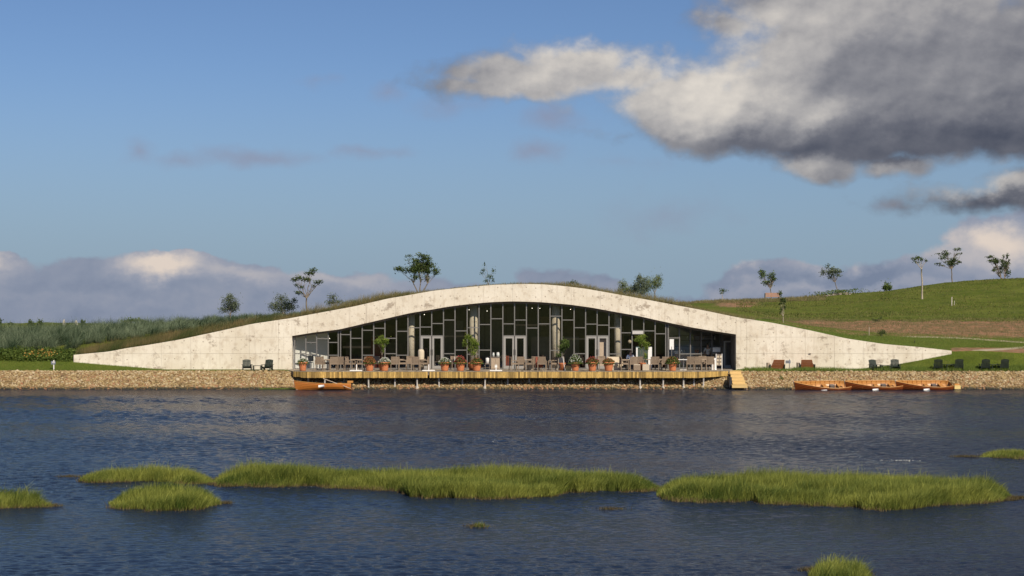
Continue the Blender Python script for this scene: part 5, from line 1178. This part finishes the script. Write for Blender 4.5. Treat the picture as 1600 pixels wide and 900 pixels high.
t = thing('standing_board', 'white standing board in front of the shop door', 'board', (X(1115.5, 108.0), 108.0, DECK_Z)); MB().box((0, 0, .42), (.28, .05, .80)).build('panel', M['white'], t); MB().box((0, 0, .02), (.34, .3, .03)).build('foot', M['white'], t)
t = thing('menu_stand', 'wooden menu stand pinned with cards by the shop door', 'menu stand', (X(1123.5, 108.2), 108.2, DECK_Z))
for s_ in (-1, 1): MB().box((s_*.20, 0, .55), (.04, .05, 1.1)).build('leg', M['white'], t)
MB().box((0, 0, .68), (.36, .03, .80)).build('board', M['head'], t)
for i in range(6): MB().box((-.10+.19*(i % 2)+random.uniform(-.02, .02), -.02, .42+.24*(i//2)), (.12, .008, .15)).build('card', M['cream'], t)
Y = 113.4
t = thing('shop_counter', 'pale counter with shelves behind the shop window', 'counter', (X(1088, Y), Y, DECK_Z)); MB().box((0, .3, .5), (3.0, .6, 1.0)).build('body', M['table'], t); MB().box((0, .25, 1.03), (3.1, .75, .05)).build('top', M['white'], t)
for z_ in (1.5, 1.95, 2.3): MB().box((0, 1.6, z_), (3.0, .3, .04)).build('shelf', M['head'], t)
MB().box((-1.35, -.02, 1.15), (.55, .3, .12)).build('tray', M['white'], t)
for i in range(16):
    px_ = 1062+i*4.2+random.uniform(-1, 1); z_ = random.choice((1.07, 1.53, 1.98)); yy = 113.6 if z_ < 1.2 else 115.0
    tt = thing('cup_stack', 'cup or jar on the counter or shelves behind the shop window', 'cups', (X(px_, yy), yy, DECK_Z+z_), 0, 'stacked cups behind the shop window'); MB().lathe([(.05, 0), (.065, .14), (.06, .22)], n=8).build('cup', random.choice([M['white'], M['cream'], M['glassware'], M['terra']]), tt)
for px_, Y, py, where in ((502, 112.5, 529, 'in the third window bay from the left wall'), (515, 113, 529, 'in the fourth window bay from the left wall'), (663, 112, 491.5, 'above the left double door'), (733, 113, 484, 'at the left of the second column'), (761, 114, 486, 'right of the second column'),
                     (831.5, 113, 481.5, 'two bays right of the central door'), (843.5, 113, 482, 'one bay left of the third column'), (891.5, 113, 483.5, 'first bay right of the third column'), (823, 114, 484, 'over the right edge of the central door')):
    t = thing('ceiling_lamp', 'tiny lit pendant lamp behind the glass '+where, 'lamp', P(px_, py, Y), 0, 'tiny pendant lamps behind the glazing'); MB().lathe([(.0, -.03), (.03, 0), (.0, .03)], n=8).build('bulb', M['bulb'], t); MB().tube([(0, 0, .03), (0, 0, .4)], .006, 4).build('cord', M['head'], t)
t = thing('paper_lantern', 'round white paper lantern behind the window right of the fourth column', 'lantern', P(984, 534, 111.6)); MB().lathe([(.0, -.14), (.10, -.10), (.14, 0), (.10, .10), (.0, .14)], n=14).build('shade', M['cream'], t, True); MB().tube([(0, 0, .14), (0, 0, .8)], .006, 4).build('cord', M['head'], t)
# pale box sign over the window
t = thing('window_box', 'long pale box fixed across the window above the leaning potted tree', 'box', (X(996.5, 110.3), 110.3, Z(519.5, 110.3))); MB().box((0, 0, 0), (.80, .12, .26)).build('case', M['frame'], t); MB().box((0, -.065, 0), (.74, .01, .20)).build('face', pmat('pale_grey_face', (.52, .50, .48), .7, .04), t)
# indoor chairs and tables seen darkly
cin = None
for i, (px_, Y, lab) in enumerate(((484, 110.85, 'black chair behind the glass before the sunlit inner wall'), (680, 112.5, 'dark indoor chair behind the left double door'), (790, 112.8, 'dark indoor chair behind the left leaf of the central door'), (850, 113.5, 'dark indoor chair behind the glass right of the central door'), (905, 113, 'dark indoor chair behind the glass left of the right double door'))):
    t = thing('indoor_chair', lab, 'chair', (X(px_, Y), Y, DECK_Z), random.uniform(-1, 1), 'dark chairs inside the restaurant'); k_ = M['head'] if i else M['black']
    MB().box((0, 0, .45), (.42, .42, .04)).build('seat', k_, t); MB().box((0, .2, .72), (.40, .03, .40)).build('backrest', k_, t)
    for sx in (-1, 1):
        for sy in (-1, 1): MB().box((sx*.19, sy*.19, .22), (.03, .03, .44)).build('leg', k_, t)
# ------------------------------------------------------------------ dark green slatted garden chairs and their low tables
def garden_chair(label):
    t = thing('garden_chair', label, 'chair', (0, 0, 0), 0, 'dark green slatted garden chairs'); g = M['dgreen']
    for i in range(6):
        a = -1+2*i/5; MB().box((a*.275, .34, .60-.02*a*a), (.098, .025, .80-.05*a*a), Matrix.Rotation(-.30, 3, 'X')).build('back_slat', g, t)
    MB().box((0, .26, .40), (.62, .04, .07)).build('back_rail', g, t); MB().box((0, .42, .82), (.60, .03, .06)).build('back_rail', g, t)
    mb = MB()
    for i in range(6): mb.box((0, -.36+i*.105, .36-.02*i), (.60, .09, .025))
    mb.build('seat', g, t)
    for s_ in (-1, 1):
        MB().box((s_*.36, -.05, .55), (.13, .78, .028)).build('armrest', g, t)
        MB().box((s_*.335, -.36, .27), (.035, .10, .54)).build('leg', g, t)
        MB().bar((s_*.33, .50, .03), (s_*.33, -.38, .36), .035, .12).build('leg', g, t)
        MB().box((s_*.335, .28, .28), (.035, .09, .54)).build('leg', g, t)
    return t
GC = [(386, 108.9, .25, 'leftmost dark green garden chair, alone against the left wall wing'), (418, 108.9, -.2, 'dark green garden chair beside the low table, nearer the deck on the left side'),
      (1367, 108.6, .3, 'dark green garden chair at the right wall wing, left of its pair'), (1399, 108.7, -.1, 'dark green garden chair where the right wall wing meets the lawn'),
      (1466, 108.6, 2.9, 'dark green garden chair on the open lawn, left one of the middle pair'), (1497, 108.6, 3.1, 'dark green garden chair on the open lawn, right one of the middle pair'),
      (1538.5, 108.6, 3.1, 'dark green garden chair on the open lawn, left one of the last pair'), (1567.5, 108.6, 3.2, 'rightmost dark green garden chair on the open lawn')]
g0 = garden_chair(GC[0][3]); g0.scale = (.84, .84, .80)
for i, (px_, Y, rz, lab) in enumerate(GC):
    Y -= .75; loc = (X(px_, Y), Y, tz(px_, Y)-.02)
    if i == 0: g0.location = loc; g0.rotation_euler.z = rz
    else: copy_thing(g0, loc, rz, lab)
def low_table(label):
    t = thing('low_table', label, 'table', (0, 0, 0), 0, 'low dark green garden tables')
    mb = MB()
    for i in range(5): mb.box((0, -.22+i*.11, .42), (.62, .098, .025))
    mb.build('tabletop', M['dgreen'], t)
    for sx in (-1, 1):
        for sy in (-1, 1): MB().box((sx*.26, sy*.2, .2), (.05, .05, .41)).build('leg', M['dgreen'], t)
    MB().box((0, 0, .12), (.5, .4, .02)).build('shelf', M['dgreen'], t); return t
l0 = None
for i, (px_, lab) in enumerate(((402, 'low dark green table between the two left garden chairs'), (1383, 'low dark green table at the foot of the right wall wing'), (1483, 'low dark green table between the middle lawn chairs'), (1553, 'low dark green table between the last lawn chairs'))):
    loc = (X(px_, 107.9), 107.9, tz(px_, 107.9)-.06)
    if l0 is None: l0 = low_table(lab); l0.location = loc
    else: copy_thing(l0, loc, .1*i, lab)
MB_ = None
# brown slatted loungers seen from behind
def lounger(label, px_, flip):
    Y = 108.8; t = thing('sun_lounger', label, 'lounger', (X(px_, Y), Y, tz(px_, Y)), 0, 'wide red-brown slatted loungers'); b_ = M['brownwood']
    wd = .92
    mb_f = []
    for i in range(6):
        z = .16+i*.105; sh = flip*(i*.018)
        MB().box((sh, -.35-i*.05, z), (wd-flip*0-i*.035, .03, .098), Matrix.Rotation(.42, 3, 'X')).build('back_slat', b_, t)
    MB().box((0, .35, .28), (wd, 1.3, .04)).build('seat', b_, t)
    for s_ in (-1, 1): MB().box((s_*(wd/2+.03), .2, .22), (.05, 1.5, .40)).build('side_panel', M['dgreen'], t)
    MB().box((-wd/2-.12, -.1, .30), (.16, .5, .44)).build('side_arm', M['table'], t); return t
lounger('red-brown slatted lounger left of the small signpost, against the right wall wing', 1213, 1)
lounger('red-brown slatted lounger right of the small signpost, against the right wall wing', 1260, -1)
t = thing('signpost', 'small grey signpost between the two red-brown loungers', 'sign', (X(1233.5, 108.2), 108.2, tz(1233, 108.2))); MB().tube([(0, 0, 0), (0, 0, .78)], .025, 6).build('post', M['frame'], t); MB().box((-.10, -.03, .60), (.34, .02, .20)).build('panel', M['greysign'], t); MB().box((-.12, -.045, .60), (.16, .008, .10)).build('emblem', M['frame'], t)
t = thing('signpost', 'small signpost with blue-grey panel on the lawn at the far left', 'sign', (X(84, 108.0), 108.0, tz(84, 108.0))); MB().tube([(0, 0, 0), (0, 0, .68)], .035, 7).build('post', M['white'], t); MB().box((-.02, -.045, .50), (.30, .02, .22)).build('panel', M['greysign'], t); MB().box((.02, -.062, .56), (.07, .008, .18)).build('emblem', M['white'], t); MB().box((0, -.062, .54), (.20, .008, .04)).build('emblem', M['white'], t)
mb = MB(); mb.box((0, 0, 0), (.16, .05, .05)); lm = mb.build('wall_lamp', M['head'], None, loc=(X(1265.5, 109.95), 109.95, Z(552.5, 110))); tag(lm, 'small dark bulkhead lamp on the right wall wing above the right lounger', 'lamp')

# ------------------------------------------------------------------ clinker rowing boats
def rowing_boat(name, label, L_=3.6, beam=1.36, roll=.26, group=None):
    root = thing(name, label, 'boat', (0, 0, 0), 0, group); piv = root
    ns, nk = 22, 6
    def sec(u, q, inner=False, lap=0.0):
        """u 0 bow (-x) .. 1 stern, q 0 keel .. 1 gunwale -> half breadth, height"""
        full = math.sin(min(1, u*1.30+.02)*math.pi/2)**.85 if u < .75 else 1-(.30*((u-.75)/.25)**1.6)
        full = max(full, .03); b = beam/2*full*(math.sin(q*math.pi/2)**.70)
        sheer = .42+.24*(1-u)**2.2+.07*u**3; keel = .10*(1-min(1, u*4))**1.5
        z = keel+(sheer-keel)*(1-math.cos(q*math.pi/2))**.85
        return b+lap, z
    def xs(u, z): return -L_/2+L_*u-(1-u)**3*.16*z*1.6+.02
    for side, nm in ((-1, 'planking'), (1, 'planking')):
        mb = MB()
        for k in range(nk):
            qa, qb = k/nk, (k+1)/nk+.012; b0 = len(mb.v)
            for i in range(ns+1):
                u = i/ns; ba, za = sec(u, qa, lap=.016); bb, zb_ = sec(u, min(1, qb), lap=.0)
                mb.v += [(xs(u, za), side*ba, za), (xs(u, zb_), side*bb, zb_)]
            for i in range(ns): a = b0+2*i; mb.f.append((a, a+2, a+3, a+1))
        mb.build(nm, M['boat_out'], piv)
        mb = MB()
        for i in range(ns+1):
            u = i/ns
            for k in range(nk+1):
                b, z = sec(u, k/nk); mb.v.append((xs(u, z)+.01, side*max(0, b-.02), z+.012))
        for i in range(ns):
            for k in range(nk): a = i*(nk+1)+k; mb.f.append((a, a+1, a+nk+2, a+nk+1))
        mb.build('lining', M['boat_in'], piv)
        pts_ = [(xs(i/ns, sec(i/ns, 1)[1]), side*sec(i/ns, 1)[0], sec(i/ns, 1)[1]+.012) for i in range(ns+1)]
        MB().tube(pts_, .026, 5).build('gunwale', M['boat_in'], piv)
        mb = MB()
        for i in range(3, ns, 2):
            u = i/ns; mb.tube([(xs(u, sec(u, q)[1])+.0, side*(sec(u, q)[0]-.03), sec(u, q)[1]+.02) for q in (.1, .4, .7, 1)], .014, 4)
        mb.build('ribs', M['boat_out'], piv)
    mb = MB(); b0 = [(xs(1, sec(1, k/nk)[1]), s_*sec(1, k/nk)[0], sec(1, k/nk)[1]) for s_ in (-1, 1) for k in range(nk+1)]; n = nk+1
    left, right = b0[:n], b0[n:]; vs = left+right; fs = [(k, k+1, n+k+1, n+k) for k in range(nk)]; mb.add(vs, fs); mb.build('transom', M['boat_out'], piv)
    z1 = sec(0, 1)[1]; MB().tube([(-L_/2+.12, 0, .0), (-L_/2-.02, 0, .25), (xs(0, z1)-.05, 0, z1+.10)], [.035, .035, .03], 6).build('stem', M['boat_trim'], piv)
    for u in (.30, .56, .84):
        b, z = sec(u, .72); MB().box((xs(u, z), 0, z), (.26, 2*b-.03, .03)).build('thwart', M['boat_in'], piv)
    for i in range(5): MB().box((0.1, -.22+i*.11, .13), (L_*.6, .095, .015)).build('floorboard', M['boat_in'], piv)
    MB().tube([(-.7, .18, .42), (1.2, .30, .52)], .022, 6).build('oar', M['boat_in'], piv); MB().box((-.85, .17, .415), (.5, .13, .02)).build('oar_blade', M['boat_in'], piv)
    MB().box((.62, -.1, .36), (.30, .34, .22)).build('seat_box', pmat('grey_canvas', (.16, .13, .11), .9, .2), piv)
    MB().tube([(-.28, -beam/2-.08, .30), (.10, -beam/2-.08, .34)], .085, 10).build('fender', M['white'], piv, True)
    return root
bt = rowing_boat('rowing_boat', 'leftmost of the three varnished rowing boats moored below the right lawn', group='varnished rowing boats moored on the right')
YB = 104.55
bt.location = (X(1284, YB), YB, -.10); bt.rotation_euler = (.34, 0, .10)
b2 = copy_thing(bt, (X(1364, YB), YB-.05, -.06), 0, 'middle one of the three varnished rowing boats moored below the right lawn'); b2.rotation_euler = (.30, 0, .06)
b3 = copy_thing(bt, (X(1443, YB), YB, -.06), 0, 'rightmost of the three varnished rowing boats moored below the right lawn'); b3.rotation_euler = (.30, 0, .08)
b4 = copy_thing(bt, (X(505.5, 104.3), 104.3, -.08), 0, 'single bright orange-brown rowing boat moored under the left end of the deck'); b4.rotation_euler = (-.04, 0, .05); b4['group'] = 'single rowing boat'; del b4['group']
for ch in b4.children:
    if ch.name.startswith('planking'): ch.data = ch.data.copy(); ch.data.materials[0] = pmat('bright_varnish', (.48, .165, .03), .3, .2, 4, stretch=(1, 8, 8), spec=.5)
t = thing('long_oar', 'long pale oar leaning from the deck post across the single boat', 'oar', P(505, 591.5, 104.0)); e_ = P(548, 607, 103.7)-P(505, 591.5, 104.0); MB().tube([(0, 0, 0), e_*.85], .022, 6).build('shaft', M['boat_trim'], t); MB().bar(e_*.85, e_, .12, .02).build('blade', M['boat_trim'], t)
t = thing('float_box', 'small pale wooden float at the stern of the single boat', 'float', P(547.5, 596.5, 104.6)); MB().box((0, 0, 0), (.36, .4, .13)).build('lid', M['boat_in'], t); MB().box((0, .05, -.22), (.2, .3, .36)).build('body', M['black'], t)
t = thing('mooring_float', 'small yellow wooden mooring float right of the three boats', 'float', (X(1495, 104.7), 104.7, 0)); MB().box((0, 0, .16), (.40, .4, .24)).build('body', M['yellow'], t); MB().box((.02, .15, .34), (.34, .3, .10)).build('top', M['boat_in'], t)

# ------------------------------------------------------------------ two people
def skin_chain(name, joints, edges_, mat, parent, sub=2, root=0):
    me = bpy.data.meshes.new(name); me.from_pydata([j[:3] for j in joints], edges_, []); me.materials.append(mat)
    o = link(name, me, parent); sk = o.modifiers.new('skin', 'SKIN'); lay = me.skin_vertices[0].data if me.skin_vertices else None
    if lay is None:
        bpy.context.view_layer.objects.active = o; lay = me.skin_vertices[0].data
    for i, j in enumerate(joints):
        lay[i].radius = (j[3], j[4] if len(j) > 4 else j[3]); lay[i].use_root = (i == root)
    s = o.modifiers.new('sub', 'SUBSURF'); s.levels = sub; s.render_levels = sub; me.shade_smooth(); return o
def person(label, loc, rz, seated):
    t = thing('person', label, 'person', loc, rz)
    hip = .50 if seated else .92
    sh = hip+.50
    J = [(0, 0, hip, .13, .10), (0, 0, hip+.24, .115, .085), (0, 0, sh-.05, .14, .09), (0, 0, sh+.05, .055), (0, -.015, sh+.13, .065, .075), (0, -.02, sh+.23, .078, .095), (0, -.01, sh+.31, .05, .065)]
    Ed = [(0, 1), (1, 2), (2, 3), (3, 4), (4, 5), (5, 6)]
    for s_ in (-1, 1):
        b = len(J)
        el = (s_*.27, -.06 if not seated else -.10, sh-.30); wr = (s_*.20, -.30, sh-.36) if seated else (s_*.22, -.24, hip+.12)
        J += [(s_*.17, 0, sh-.03, .055), (*el, .042), (*wr, .028), (wr[0]-s_*.03, wr[1]-.07, wr[2], .030, .016)]
        Ed += [(2, b), (b, b+1), (b+1, b+2), (b+2, b+3)]
        for f in range(4):
            x0 = (f-1.5)*.018; J.append((wr[0]-s_*.03+x0, wr[1]-.15-.01*(f in (1, 2)), wr[2]-.02, .008)); Ed.append((b+3, len(J)-1))
        J.append((wr[0]-s_*.08, wr[1]-.08, wr[2], .009)); Ed.append((b+3, len(J)-1))
        b = len(J)
        if seated: J += [(s_*.10, -.05, hip-.01, .085), (s_*.13, -.44, hip+.01, .062), (s_*.13, -.46, .10, .042), (s_*.13, -.60, .04, .035)]
        else: J += [(s_*.10, 0, hip-.06, .088), (s_*.11, -.01, .50, .062), (s_*.11, .02, .10, .042), (s_*.11, -.12, .04, .038)]
        Ed += [(0, b), (b, b+1), (b+1, b+2), (b+2, b+3)]
    skin_chain('body', J, Ed, M['skin'], t)
    SJ = [(0, 0, hip-.02, .145, .115), (0, 0, hip+.24, .135, .105), (0, 0, sh-.05, .16, .11)]; SE = [(0, 1), (1, 2)]
    for s_ in (-1, 1):
        b = len(SJ); SJ += [(s_*.18, 0, sh-.03, .070), (s_*.27, -.06 if not seated else -.10, sh-.28, .056)]; SE += [(2, b), (b, b+1)]
    skin_chain('shirt', SJ, SE, M['shirt'], t)
    TJ = [(0, 0, hip, .14, .11)]; TE = []
    for s_ in (-1, 1):
        b = len(TJ)
        if seated: TJ += [(s_*.10, -.05, hip, .095), (s_*.13, -.44, hip+.01, .072), (s_*.13, -.46, .12, .055)]
        else: TJ += [(s_*.10, 0, hip-.06, .098), (s_*.11, -.01, .50, .072), (s_*.11, .02, .12, .055)]
        TE += [(0, b), (b, b+1), (b+1, b+2)]
    skin_chain('trousers', TJ, TE, M['trousers'], t)
    mb = MB(); mb.lathe([(.10, .0), (.112, .05), (.10, .11), (.06, .15), (.01, .165)], (0, .015, sh+.20), 14); mb.build('hair', M['hair'], t, True)
    MB().lathe([(.018, 0), (.006, .035)], (0, -.125, sh+.20), 6).build('nose', M['skin'], t)
    for s_ in (-1, 1):
        MB().lathe([(0, -.012), (.012, 0), (0, .012)], (s_*.034, -.112, sh+.235), 8).build('eye', M['hair'], t)
        MB().lathe([(0, -.03), (.018, 0), (0, .03)], (s_*.088, 0, sh+.22), 8).build('ear', M['skin'], t)
    MB().box((0, -.112, sh+.155), (.045, .012, .010)).build('mouth', M['brownwood'], t); return t
person('person in a white shirt sitting at a table right of the cream sofa', (X(985, 108.7), 108.7, DECK_Z), .1, True)
person('person in a white top standing behind the shop window', (X(1106, 112.7), 112.7, DECK_Z), -.1, False)
